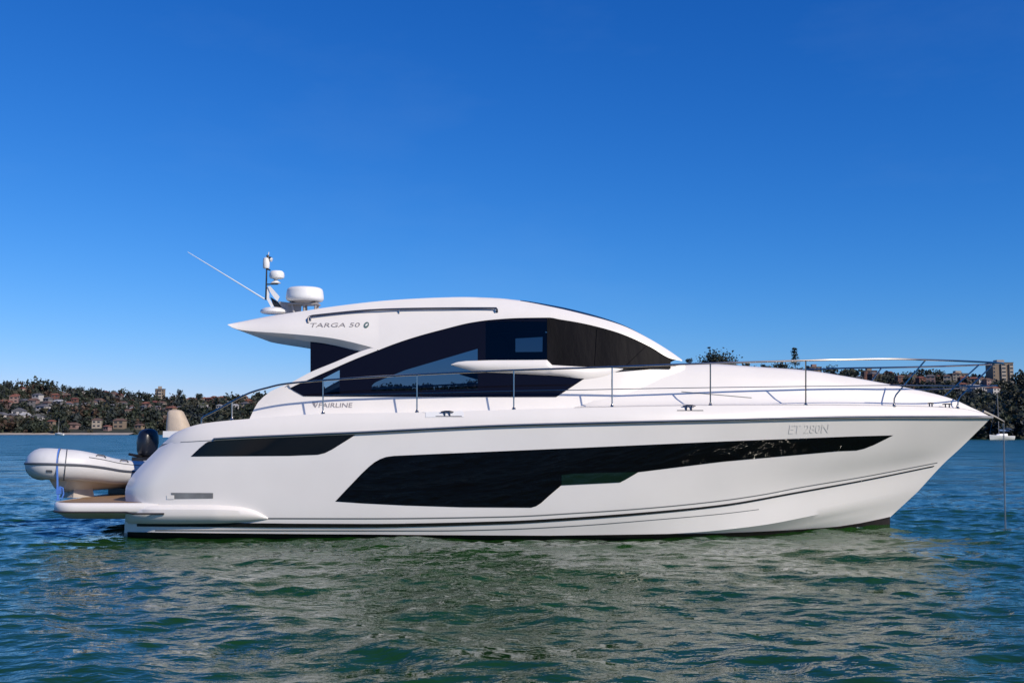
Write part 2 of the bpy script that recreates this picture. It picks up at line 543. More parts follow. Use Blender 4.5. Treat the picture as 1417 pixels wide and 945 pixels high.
def hit_ground(px, py, g):
    d = ray(px, py)
    y0 = SHORE if g is ground else HS
    for y in np.arange(y0, 1000, 1.5):
        k = y / d.y
        x, z = d.x*k, CAM_H + d.z*k
        if float(g(x, y)) >= z:
            return x, y
    return d.x/d.y*895, 895.0

def house(x, y, z, w, d, h, rz, wall, roof, storeys, kind, label, group=None):
    o = empty('house' if kind != 'flats' else 'apartment_block', (x, y, z), label, 'house' if kind != 'flats' else 'apartments', group, (0, 0, rz))
    MB().box((-w/2, -d/2, -2.5), (w/2, d/2, h)).build('wall', MW[wall], o, origin=(0,0,0), smooth=False)
    e = 0.45
    if kind == 'flats':
        b = MB().box((-w/2 - .2, -d/2 - .2, h + .01), (w/2 + .2, d/2 + .2, h + .5))
        b.box((-w*0.2, -d*0.2, h + .5), (w*0.15, d*0.2, h + 2.2))
    else:
        rh = w*0.22 if kind == 'hip' else w*0.26
        b = MB()
        i = w*0.3 if kind == 'hip' else 0
        x0, x1, y0, y1 = -w/2 - e, w/2 + e, -d/2 - e, d/2 + e
        if kind == 'gable':
            b.add([(x0,y0,h),(x1,y0,h),(x1,y1,h),(x0,y1,h),(0,y0,h+rh),(0,y1,h+rh)], [(0,1,4),(1,2,5,4),(2,3,5),(3,0,4,5),(3,2,1,0)])
        else:
            b.add([(x0,y0,h),(x1,y0,h),(x1,y1,h),(x0,y1,h),(x0+i,0,h+rh),(x1-i,0,h+rh)], [(0,1,5,4),(1,2,5),(2,3,4,5),(3,0,4),(3,2,1,0)])
    b.build('roof', MR[roof], o, origin=(0,0,0), smooth=False)
    nw = 2 if w < 8 else 3
    for s in range(storeys):
        zz = h*(s + 0.32)/storeys
        for q in range(nw):
            xx = -w/2 + w*(q + 0.5)/nw
            ww = w/nw*0.28
            hh = h/storeys*0.42
            MB().box((xx - ww, -d/2 - 0.06, zz), (xx + ww, -d/2 + 0.02, zz + hh)).build('window', M['win'], o, origin=(0,0,0), smooth=False)
    houses.append((x, y, w))
    return o

ORD = ['first', 'second', 'third', 'fourth', 'fifth', 'sixth', 'seventh', 'eighth', 'ninth', 'tenth', 'eleventh', 'twelfth', 'thirteenth',
       'fourteenth', 'fifteenth', 'sixteenth', 'seventeenth', 'eighteenth', 'nineteenth', 'twentieth']
def house_row(where, specs, g=ground):
    """specs: (px, py, width_m, wall, roof, kind, storeys)"""
    for i, (px, py, w, wall, roof, kind, st) in enumerate(sorted(specs)):
        x, y = hit_ground(px, py, g)
        z = float(g(x, y))
        size = 'small' if w < 6 else ('broad' if w > 9.5 else 'mid-sized')
        lab = f"{size} {wall} house, {roof} roof, {ORD[i]} from left {where}"
        w *= 0.8
        house(x, y, z, w, w*0.8, st*2.2, R(rng.uniform(-25, 25)), wall, roof, st, kind, lab, None)

def mk(pxs, pys, wr_, walls, roofs, st=(1, 2)):
    out = []
    for px in pxs:
        out.append((px + rng.uniform(-3, 3), rng.uniform(*pys), rng.uniform(*wr_), rng.choice(walls), rng.choice(roofs),
                    rng.choice(['hip', 'hip', 'gable']), rng.randint(*st)))
    return out

house_row('in low row above beach', mk([3, 14, 26, 37, 52], (578, 585), (6, 11), ['white', 'grey'], ['slate grey', 'pale grey'])
          + mk([72, 100, 133, 150, 163, 193], (591, 596), (4, 7.5), ['tan', 'pink', 'cream'], ['terracotta', 'brown']))
house_row('midway up hill behind dinghy', mk([84, 92, 101, 110, 120, 60, 187, 210], (564, 573), (5, 9), ['grey', 'white'], ['pale grey', 'slate grey']))
house_row('in upper row on left hill', mk([6, 18, 24, 33, 46, 54, 68, 79, 92, 104, 118, 126, 140, 152, 166, 180], (550, 560), (5, 9),
                                                   ['white', 'pink', 'grey', 'brick red'], ['terracotta', 'brown', 'slate grey', 'red']))
house_row('along left ridge line', mk([20, 29, 84, 97, 112, 147, 155, 162, 170], (543, 548), (5, 8), ['pink', 'cream', 'white'], ['brown', 'terracotta', 'red']))
house_row('around the small tan tower', mk([193, 203, 211, 218, 226, 234, 205, 222, 240], (553, 565), (5, 8), ['pink', 'cream', 'white', 'brick red'], ['terracotta', 'brown', 'red']))
house_row('in red cluster above cockpit', mk([262, 270, 277, 284, 291, 298, 305, 312, 320, 328, 336, 342, 300, 309], (550, 561), (6, 9.5), ['brick red', 'pink', 'cream', 'tan'], ['terracotta', 'red', 'terracotta']))
house_row('in pale row above cockpit', mk([272, 280, 287, 301, 315, 327, 338], (564, 571), (4, 7), ['white', 'cream'], ['pale grey', 'slate grey', 'terracotta']))
house_row('behind the bow rail', mk([1170, 1190, 1207, 1216, 1229, 1246, 1262, 1275, 1288, 1300, 1312, 1322, 1335, 1348, 1358, 1367], (527, 534), (6, 10), ['cream', 'brick red', 'tan', 'pink', 'white'], ['terracotta', 'red', 'slate grey', 'brown'], (2, 3)))
house_row('on slope below tall tower', mk([1345, 1352, 1362, 1370, 1377, 1330], (538, 547), (6, 10), ['white', 'cream', 'tan'], ['pale grey', 'terracotta'], (1, 2)))
house_row('on crest behind foredeck', mk([1128, 1137, 1150, 1035], (519, 522), (5, 8), ['tan', 'cream'], ['terracotta', 'brown'], (1, 2)))

house_row('on slope behind dinghy tube', mk([10, 40, 66, 76, 95, 108, 130, 142, 158, 172], (560, 568), (5, 8), ['grey', 'white', 'pink'], ['slate grey', 'brown', 'terracotta']))
house_row('on slope behind the outboard', mk([175, 186, 196, 207, 217, 229, 238, 246], (566, 586), (4, 7), ['grey', 'tan', 'pink', 'cream'], ['brown', 'slate grey', 'terracotta']))
house_row('on ridge above the cockpit', mk([256, 266, 281, 293, 303, 316, 325, 339], (545, 549), (5, 8), ['tan', 'cream', 'brick red'], ['terracotta', 'red', 'brown']))

def tower(px0, px1, pyt, pyb, Y, cols, label, balc):
    a, b = P(px0, pyb, Y), P(px1, pyt, Y)
    w, h = b.x - a.x, b.z - a.z
    o = empty('apartment_tower', ((a.x + b.x)/2, Y, a.z), label, 'apartments')
    d = w*0.8
    n = max(3, int(h/2.9))
    MB().box((-w/2, 0, -12), (w/2, d, h)).build('wall', MW[cols[0]], o, origin=(0,0,0), smooth=False)
    MB().box((-w*0.22, d*.2, h + .01), (w*0.14, d*.7, h + 2.6)).build('lift_house', MW[cols[1]], o, origin=(0,0,0), smooth=False)
    MB().box((-w/2 - .3, -.3, h - 0.02), (w/2 + .3, d + .3, h + .45)).build('roof', MR['slate grey'], o, origin=(0,0,0), smooth=False)
    for (x0, x1) in balc:
        MB().box((w*x0, -1.4, -12), (w*x1, -.02, h - .9)).build('balcony_stack', MW[cols[1]], o, origin=(0,0,0), smooth=False)
    for s in range(n):
        z = h*(s + .25)/n
        for (x0, x1) in balc:
            MB().box((w*(x0 + .02), -1.48, z), (w*(x1 - .02), -1.38, z + h/n*.42)).build('window', M['win'], o, origin=(0,0,0), smooth=False)
        for x in (-.44, -.16, .12, .42):
            if not any(x0 - .03 < x < x1 + .03 for x0, x1 in balc):
                MB().box((w*x - .6, -.08, z), (w*x + .6, .02, z + h/n*.5)).build('window', M['win'], o, origin=(0,0,0), smooth=False)
    houses.append(((a.x + b.x)/2, Y, w))
tower(1375, 1402, 502, 532, 850, ('tan', 'cream'), 'tall tan apartment tower with cream balcony stacks above the bow rail', ((-.12, .1), (.28, .46)))
tower(214.5, 226, 538.5, 551, 880, ('tan', 'cream'), 'small square tan tower block on the ridge left of the yacht', ((-.1, .35),))
tower(1120, 1137, 508, 516, 890, ('tan', 'pink'), 'low tan apartment block on the crest above the foredeck', ((-.4, -.1),))
tower(1196, 1214, 513, 521, 880, ('brick red', 'tan'), 'brick red apartment block behind the slanting bow stanchion', ((-.1, .2),))
tower(1318, 1340, 517, 527, 870, ('tan', 'cream'), 'wide tan apartment block just before the bow pulpit', ((-.3, .0), (.2, .4)))

# ------------------------------------------------------------------ woodland mass and single trees
vs, mi = [], []
def mass(n, xr, yr, g, rr, leaf, per, keep):
    k = 0
    while k < n:
        y = rng.uniform(*yr); u = rng.uniform(*xr); x = u*y
        if not keep(u, y): continue
        r = rng.uniform(*rr)
        k += 1
        if not clear(x, y, r, 0): continue
        z = float(g(x, y))
        v = leaves((x, y, z + r*0.75), r, per, leaf)
        vs.append(v); mi.append(np.full(len(v)//4, rng.choices(range(5), (4, 3, 2.5, 1.3, 3))[0]))
mass(2300, (-0.62, 0.60), (SHORE + 8, 915), ground, (3.2, 6.5), 1.0, 110, lambda u, y: True)
mass(1000, (-1.25, -0.62), (SHORE + 6, 915), ground, (4, 7), 1.4, 70, lambda u, y: True)
mass(900, (0.60, 1.2), (SHORE + 6, 915), ground, (4, 7), 1.4, 70, lambda u, y: True)
mass(500, (-0.62, -0.2), (SHORE + 5, 700), ground, (2.5, 5), 0.9, 110, lambda u, y: True)
mass(2600, (-0.62, -0.2), (SHORE + 4, 905), ground, (1.3, 2.6), 0.7, 45, lambda u, y: True)
mass(500, (0.15, 0.60), (700, 905), ground, (1.3, 2.6), 0.7, 45, lambda u, y: True)
VV = np.concatenate(vs); MM = np.concatenate(mi)
wood = np_mesh('woodland', VV, quads(len(VV)), None, smooth=False, mats=LEAF, midx=MM)
tag(wood, 'dark mixed bushland covering the far hillside between the houses', 'woodland', kind='stuff')
vs, mi = [], []
mass(150, (0.34, 0.72), (HS + 0.5, HS + 12), hground, (1.6, 3.0), 0.55, 150, lambda u, y: True)
mass(420, (0.34, 0.72), (HS + 4, 345), hground, (2.0, 4.2), 0.55, 170, lambda u, y: True)
VV = np.concatenate(vs); MM = np.concatenate(mi)
wood2 = np_mesh('bushland', VV, quads(len(VV)), None, smooth=False, mats=LEAF, midx=np.where(MM == 3, 2, MM))
tag(wood2, 'dark bush on the nearer headland beyond the bow', 'woodland', kind='stuff')

def tree(px, pyt, pyb, w_px, Y, label, kind='round', leaf=0):
    top, base = P(px, pyt, Y), P(px, pyb, Y)
    h = top.z - base.z
    w = w_px/F_PX*Y
    name = {'round': 'tree', 'pine': 'norfolk_pine', 'flat': 'umbrella_tree'}[kind]
    o = empty(name, base, label, 'tree')
    t = MB().tube([(0,0,-3), (0.05*h, 0, h*.45), (0, 0, h*(0.98 if kind == 'pine' else 0.8))], [max(.25, w*.035), max(.2, w*.028), .08], 7)
    if kind != 'pine':
        for a in range(4):
            q = a*1.7 + .4
            t.tube([(0.03*h, 0, h*.4), (math.cos(q)*w*.3, math.sin(q)*w*.3, h*.72)], [.16, .06], 5)
    t.build('trunk', M['bark'], o, origin=(0,0,0))
    parts = []
    if kind == 'pine':
        nl = 6
        for k in range(nl):
            zz = h*(0.30 + 0.66*k/(nl - 1)); rr = w*0.5*(1.05 - 0.55*k/(nl - 1))
            parts.append(leaves((0, 0, zz), rr, 220, max(.3, w*.05), 0.28))
    elif kind == 'flat':
        parts.append(leaves((0, 0, h*.78), w*.5, 1500, max(.35, w*.03), 0.38*h/w + .1))
    else:
        parts.append(leaves((0, 0, h*.62), w*.52, 420, max(.4, w*.055), min(1.1, .62*h/w)))
    v = np.concatenate(parts)
    c = np_mesh('crown', v, quads(len(v)), LEAF[leaf], o, smooth=False)
    return o
tree(1100, 482, 512, 14, 880, 'lone tall norfolk pine standing above the crest beyond the foredeck', 'pine', 0)
tree(982, 480, 511, 9, 885, 'thin high pine poking above the umbrella tree by the windscreen', 'pine', 0)
tree(993, 495, 515, 48, 880, 'wide dark umbrella tree on the crest beside the windscreen', 'flat', 0)
tree(954, 493, 508, 8, 880, 'small dark tree just beyond the windscreen foot', 'round', 4)
tree(1033, 501, 516, 12, 880, 'bushy tree on the crest right of the umbrella tree', 'round', 0)
tree(1057, 503, 516, 9, 880, 'narrow dark tree left of the lone norfolk pine', 'round', 4)
tree(1079, 503, 518, 22, 880, 'spreading tree at the foot of the lone norfolk pine', 'round', 0)
tree(1150, 506, 520, 20, 885, 'low round tree between the tan block and the brick block', 'round', 1)
tree(248, 537, 553, 10, 890, 'small round tree standing clear on the ridge behind the cockpit', 'round', 4)
tree(36, 530, 548, 22, 880, 'dense tree on the ridge at the far left', 'round', 0)
tree(58, 527, 548, 38, 880, 'largest spreading tree on the left ridge', 'round', 0)
tree(11, 527, 545, 14, 885, 'tall dark tree nearest the left end of the ridge', 'round', 4)
tree(90, 532, 549, 15, 880, 'small dark tree between ridge roofs left of the dinghy', 'round', 0)
tree(110, 534, 550, 14, 880, 'rounded dark tree on the ridge above the dinghy bow', 'round', 4)
tree(125, 537, 551, 16, 880, 'low spreading tree on the ridge above the dinghy', 'round', 1)
tree(180, 542, 556, 18, 885, 'dark clumped tree on the ridge above the outboard', 'round', 0)
tree(201, 542, 556, 16, 885, 'dark tree just left of the tan tower block', 'round', 4)
tree(276, 543, 556, 12, 885, 'small tree among red roofs above the cockpit rail', 'round', 0)
tree(1300, 512, 528, 18, 870, 'dark tree among the roofs behind the bow stanchions', 'round', 0)
tree(1412, 512, 545, 22, 330, 'tall dark tree on the headland at the right edge', 'round', 0)

# ------------------------------------------------------------------ distant boats
def sail_boat(px, py, Y, L, mast, heading, label, blue=True):
    p0 = P(px, py, Y); p0.z = 0
    o = empty('sailing_boat', p0, label, 'sailing boat', None, (0, 0, heading))
    rows = []
    for i in range(11):
        t = i/10.0
        x = -L/2 + L*t
        b = L*0.15*math.sin(math.pi*min(1, (t*0.85 + .15)))**.7 + .02 if t < 1 else .02
        sh = .75 + .25*t*t
        rows.append([(x, -b, sh), (x - .05*t, -b*.8, .25), (x - .12*t*2, 0, -.3), (x - .05*t, b*.8, .25), (x, b, sh), (x, 0, sh + .06), (x, -b, sh)])
    hb = MB().grid(rows); hb.add(rows[0][:5], [(0, 1, 2, 3, 4)])
    hb.build('hull', M['white_plastic'], o, origin=(0,0,0))
    MB().grid([[( -L*.2, -L*.08, .78), (-L*.2, -L*.07, 1.25), (-L*.2, L*.07, 1.25), (-L*.2, L*.08, .78)],
               [( L*.12, -L*.08, .85), (L*.10, -L*.06, 1.25), (L*.10, L*.06, 1.25), (L*.12, L*.08, .85)],
               [( L*.25, -L*.05, .9), (L*.22, -L*.03, .98), (L*.22, L*.03, .98), (L*.25, L*.05, .9)]]).build('cabin', M['white_plastic'], o, origin=(0,0,0), angle=20)
    MB().tube([(L*.1, 0, .9), (L*.1, 0, mast)], [.07, .05], 6).build('mast', M['grey_plastic'], o, origin=(0,0,0))
    if blue:
        MB().tube([(L*.09, 0, 1.95), (-L*.15, 0, 1.9), (-L*.36, 0, 1.85)], [.22, .2, .12], 8).build('sail_cover', mat('blue_sail_cover', (0.10, 0.17, 0.30), .8, var=.2), o, origin=(0,0,0))
        MB().grid([[(-L*.42, -L*.13, 1.9), (-L*.42, 0, 2.2), (-L*.42, L*.13, 1.9)], [(-L*.22, -L*.13, 2.3), (-L*.22, 0, 2.6), (-L*.22, L*.13, 2.3)]]).build('bimini', mat('blue_canvas', (0.10, 0.16, 0.27), .8, var=.2), o, origin=(0,0,0))
    MB().tube([(L*.1, 0, mast*.97), (L*.49, 0, 1.0)], .018, 4).build('forestay', M['steel'], o, origin=(0,0,0))
    MB().tube([(L*.1, 0, mast*.97), (-L*.49, 0, .9)], .018, 4).build('backstay', M['steel'], o, origin=(0,0,0))
    return o
sail_boat(1386, 608, 218, 6.0, 9.6, R(195), 'small white sailing boat with blue sail cover moored beyond the bow')
sail_boat(82, 601, 470, 5.0, 7.5, R(160), 'tiny pale sailing boat with bare mast off the far beach', False)

# ------------------------------------------------------------------ the yacht: surfaces
YO = Vector((1.0, YC, 0.0))
yacht = empty('motor_yacht', YO, 'large white motor yacht with black hull windows lying at anchor', 'yacht')
ORG[yacht.name] = YO

def curve3(pts, s):
    a = np.array(pts, float)
    px = a[0, 0] + (a[-1, 0] - a[0, 0])*s
    py, b = pchip(a[:, 0], a[:, 1], px), pchip(a[:, 0], a[:, 2], px)
    return [P(x, y, YC - h) for x, y, h in zip(px, py, b)]
NS = 110
s_ = np.linspace(0, 1, NS)
s_ = 0.5 - 0.5*np.cos(np.pi*s_)*(0.55 + 0.45*np.abs(np.cos(np.pi*s_)))    # denser towards both ends
s_ = (s_ - s_[0])/(s_[-1] - s_[0])
cR = [(226,613,1.70),(240,612,1.86),(260,610.5,1.97),(300,607.5,2.05),(490,599,2.12),(700,589,2.13),(850,585,2.08),(1000,581.5,1.88),(1100,579,1.62),(1180,577.5,1.32),(1260,577,0.92),(1320,577,0.54),(1355,577,0.25),(1372,577.5,0.02)]
cM = [(178,665,1.62),(192,664.5,1.82),(215,664,1.96),(300,662,2.06),(500,658,2.1),(700,655,2.08),(850,650,1.98),(1000,641,1.68),(1100,634,1.34),(1180,628,1.0),(1260,621,0.55),(1300,618.5,.27),(1331,618,0.02)]
cS = [(174,700,1.60),(190,704,1.82),(215,708,1.95),(300,714,2.02),(380,717,2.04),(500,717,2.05),(700,715,2.0),(850,707,1.85),(1000,693,1.48),(1100,676,1.09),(1200,659,.60),(1260,648,.27),(1304,643,0.02)]
cK = [(172,737,1.60),(190,737,1.75),(215,737,1.88),(300,738,1.95),(500,739,1.96),(700,741,1.9),(850,741,1.7),(950,737,1.5),(1050,727,1.2),(1130,712,.82),(1200,697,.43),(1270,680,0.02)]
cL = [(170,756,1.3),(215,758,1.5),(500,762,1.55),(850,760,1.35),(1000,750,1.08),(1100,735,.72),(1180,721,.36),(1231,716,.02)]
rR, rM, rS, rK, rL = [curve3(c, s_) for c in (cR, cM, cS, cK, cL)]
cols = []
for j in range(NS):
    top = spline([rR[j], rM[j], rS[j], rK[j]], 16)
    low = [rK[j].lerp(rL[j], t) for t in (0.33, 0.66, 1.0)]
    keel = Vector((rL[j].x, YC, min(rL[j].z, -0.1) - 0.75 + 0.75*(j/(NS-1))**3))
    cols.append(top + low + [keel])
near_rows = list(map(list, zip(*cols)))
hb = MB().grid(near_rows)
HULL_V = list(hb.v); HULL_F = list(hb.f)
BV_HULL = BVHTree.FromPolygons([tuple(v) for v in HULL_V], HULL_F)
hb.grid([[mirror(p) for p in r] for r in near_rows])
tr = []
for i, pnt in enumerate(cols[0]):                      # concave transom
    q = mirror(pnt)
    tr.append([pnt.lerp(q, t) + Vector((0.34*(1 - (2*t - 1)**4), 0, 0)) for t in np.linspace(0, 1, 13)])
hb.grid(tr)
hull = hb.build('hull', M['gel'], yacht, weld=True, angle=28)

def proj(bv, px, py, off=0.004):
    o = Vector((0, 0, CAM_H)); d = ray(px, py)
    hit, nor, i, t = bv.ray_cast(o, d)
    if hit is None:
        hit, nor, i, t = bv.find_nearest(P(px, py, YC - 1.2))
    if nor.dot(d) > 0: nor = -nor
    return hit + nor*off

def band(surface, top, bot, x0, x1, nx, ny, m, name, parent, thick=0.0, smooth_c=False, knots=()):
    """a panel lying on a curved surface between two outline curves"""
    ft, fb = fn(top, smooth=smooth_c), fn(bot, smooth=smooth_c)
    xs = sorted(set(list(np.linspace(x0, x1, nx)) + [a[0] for a in top if x0 < a[0] < x1] + [a[0] for a in bot if x0 < a[0] < x1] + list(knots)))
    rows = []
    for x in xs:
        yt, yb = float(ft(x)), float(fb(x))
        rows.append([surface(x, yt + (yb - yt)*k/ny) for k in range(ny + 1)])
    mb = MB().grid(rows)
    if thick:
        nb = len(mb.v)
        off = Vector((0, thick, 0))
        ring = [r[0] for r in rows] + [p for p in rows[-1][1:]] + [r[-1] for r in rows[::-1]][1:] + [p for p in rows[0][::-1]][1:]
        mb.grid([ring, [p + off for p in ring]])
    return mb.build(name, m, parent, weld=True, angle=40)

hs_ = lambda off: (lambda x, y: proj(BV_HULL, x, y, off))
# hull windows
w1t = [(464,693.5),(478,678.5),(490,666),(500,655.5),(510,646),(518,639.5),(526,635),(534,632),(545,630.5),(600,628),(800,619.5),(1000,610.5),(1180,603.5),(1236,602)]
w1b = [(464,693.5),(500,696),(560,699),(640,701.5),(735,702),(742,700),(749,695.5),(760,685.5),(777,671),(858,667),(866,663),(883,653),(1000,638.5),(1160,624),(1185,623),(1196,620.5),(1210,615),(1225,607.5),(1236,602)]
band(hs_(.005), w1t, w1b, 464, 1236, 150, 6, M['black_glass'], 'hull_window', hull)
band(hs_(.009), [(777,657),(793,655),(883,652.7)], [(777,671),(858,667),(866,663),(883,653)], 777, 883, 20, 4, mat('green_reflection_glass', (0.006, 0.016, 0.010), 0.04, spec=0.6), 'opening_pane', hull)  # green of the reflected water is put into this pane's base colour
w2t = [(264,631.5),(276,620),(284,613.5),(288,611),(300,609.5),(492,601.5)]
w2b = [(264,631.5),(400,630.5),(440,629),(450,626.5),(460,621.5),(476,611.5),(492,601.5)]
band(hs_(.005), w2t, w2b, 264, 492, 50, 5, M['black_glass'], 'aft_hull_window', hull)
# stripes and the boot top
def stripe(pts, w0, w1, m, name):
    f = fn(pts)
    x0, x1 = pts[0][0], pts[-1][0]
    xs = np.linspace(x0, x1, 90)
    t = [(x, float(f(x)) - .5*(w0 + (w1 - w0)*(x - x0)/(x1 - x0))) for x in xs]
    b = [(x, float(f(x)) + .5*(w0 + (w1 - w0)*(x - x0)/(x1 - x0))) for x in xs]
    band(hs_(.012 if x0 < 195 else .004), t, b, x0, x1, 120, 2, m, name, hull)
stripe([(360,717),(500,717.3),(700,714.7),(800,709.5),(900,702.5),(1000,692.3),(1060,683.3),(1100,675.5),(1200,658.5),(1250,649),(1297,640)], 2.0, 1.2, M['grey_stripe'], 'pinstripe')
stripe([(190,724.6),(300,725.5),(400,726.4),(500,726.6),(700,722.4),(800,716.6),(900,709),(1000,698.8),(1100,681.5),(1200,663.2),(1292,644.5)], 6.5, 1.4, M['black_stripe'], 'black_stripe')  # real stripe; its aft run is carried on as painted shade below the platform
stripe([(215,733.6),(380,733.8),(600,734),(700,732),(800,727),(900,719.3),(1000,710.5),(1050,704.5)], 1.8, .9, M['grey_stripe'], 'pinstripe')
bt = [(176,735.5),(300,737),(500,738.7),(640,739.7),(760,740.3),(900,738.5),(1000,736.5),(1050,734.5),(1110,731.5),(1160,727.5),(1190,723),(1215,718),(1231,714.2)]
bb_ = [(x, min(y + 16, 757 - max(0, x - 900)*0.1)) for x, y in bt[:-1]] + [(1231, 728)]
band(hs_(.012), bt, bb_, 177, 1231, 110, 5, M['boot'], 'antifouling', hull)
# rubbing strake
fR, fRb = fn(cR, 1), fn(cR, 2)
xs = np.concatenate([np.linspace(296, 1340, 70), np.linspace(1345, 1373, 8)])
rub = [P(x, float(fR(x)), YC - float(fRb(x)) - 0.012) for x in xs]
rubm = MB().tube(rub, .028, 8).tube([mirror(p) for p in rub], .028, 8)
rubm.build('rubbing_strake', M['rub'], hull)
st = [P(x, float(fR(x)) - .3, YC - float(fRb(x)) - 0.038) for x in xs]
MB().tube(st, .011, 6).build('strake_band', M['steel'], hull)
# exhaust vent with its white step edge
band(hs_(.006), [(237,681.5),(297,681.8)], [(234,690),(294,689.3)], 237, 295, 12, 3, M['grille'], 'exhaust_vent', hull)
band(hs_(.010), [(231,684.5),(243,685)], [(230,690.5),(241,690.3)], 231, 241.5, 5, 2, M['gel_deck'], 'vent_step', hull)
band(hs_(.003), [(233,612.2),(262,610.6),(296,608.6)], [(233,613.2),(262,611.6),(296,609.6)], 233, 296, 8, 1, M['grey_stripe'], 'moulding_joint', hull)

# deck moulding from the strake up to the toe
cT = [(229,611,1.62),(234,605,1.66),(240,600,1.72),(250,595,1.78),(262,590.5,1.84),(280,586,1.88),(350,579,1.97),(447,572.5,2.0),(577,570.5,2.03),(711,566.5,2.03),(847,563,1.97),(983,561,1.77),(1115,560.5,1.46),(1200,561,1.13),(1260,562,.80),(1325,565,.39),(1358,571,.13),(1371,576.5,.02)]
rT = curve3(cT, s_)
mrows = []
for t in np.linspace(0, 1, 7):
    row = []
    for j in range(NS):
        q = rR[j].lerp(rT[j], t)
        q = q + Vector((0, -0.022*math.sin(math.pi*t)*min(1, (NS - 1 - j)/12), 0.0))
        row.append(q)
    mrows.append(row)
db = MB().grid(mrows)
DECK_V, DECK_F = list(db.v), list(db.f)
BV_DECK = BVHTree.FromPolygons([tuple(v) for v in DECK_V], DECK_F)
db.grid([[mirror(p) for p in r] for r in mrows])
# side decks and cockpit sole: one cambered sheet between the toes
drows = []
for q in np.linspace(1, -1, 13):
    row = []
    for j in range(NS):
        h = YC - rT[j].y
        row.append(Vector((rT[j].x, YC - h*q, rT[j].z - 0.0 - (0.015 if abs(q) < .99 else 0) )))
    drows.append(row)
db.grid(drows)
deck = db.build('deck', M['gel_deck'], yacht, weld=True, angle=50)

# foredeck trunk
Tx = np.array([p.x for p in rT]); Tb = np.array([YC - p.y for p in rT]); Tz = np.array([p.z for p in rT])
Fp = [P(a, b, YC - .3) for a, b in [(930,506),(960,505),(1050,509.5),(1110,513.5),(1160,520.5),(1200,527),(1270,539.5),(1320,551),(1350,563)]]
Fx = np.array([p.x for p in Fp] + [rT[-1].x]); Fz = np.array([p.z for p in Fp] + [rT[-1].z + .004])
X0 = P(792, 560, YC - 1.5).x
X1 = P(820, 560, YC - 1.4).x
trows = []
qs = [1, .93, .87, .82, .78, .73, .68, .62, .55, .45, .3, .15, 0]
qs = qs + [-q for q in qs[-2::-1]]
XSd = np.concatenate([np.linspace(X0, rT[-1].x - .25, 60), rT[-1].x - .25*(1 - np.linspace(.1, 1, 8))])
for q in qs:
    row = []
    for x in XSd:
        tb, tz = np.interp(x, Tx, Tb), np.interp(x, Tx, Tz)
        fz = float(pchip(Fx, Fz, x))
        u = min(1, max(0, (0.80 - abs(q))/0.30)); sm = u*u*(3 - 2*u)
        s = 0.92*sm + 0.08*(1 - q*q)
        row.append(Vector((x, YC - tb*q, tz + .004 + max(0, fz - tz)*s*min(1, (x - X0)/(X1 - X0)))))
    trows.append(row)
trunk = MB().grid(trows)
BV_TRUNK = BVHTree.FromPolygons([tuple(v) for v in trunk.v], trunk.f)
trunk.build('foredeck', M['gel_deck'], deck, weld=True, angle=60)

# ------------------------------------------------------------------ the cabin
bbf = fn([(250,1.50),(315,1.50),(400,1.60),(500,1.64),(700,1.60),(850,1.45),(930,1.24),(1000,1.0)])
def cab(px, py, off=0.0):
    Y = YC - float(bbf(px))
    for _ in range(5):
        z = P(px, py, Y).z
        Y = YC - (float(bbf(px)) - 0.22*(z - 2.05) + off)
    return P(px, py, Y)
cs_ = lambda off: (lambda x, y: cab(x, y, off))

WT = [(401,537),(408,533.5),(427.5,525),(442,518.5),(463.5,509),(485,499.5),(506,491),(527,483),(569,468),(612,456),(654,446),(680,442.5),(720,440),(761,439.5)]
WB = [(401,537),(408,541.5),(420,548),(600,549),(770,549),(790,536),(809,523.5)]
fWT, fWB = fn(WT), fn(WB, smooth=False)

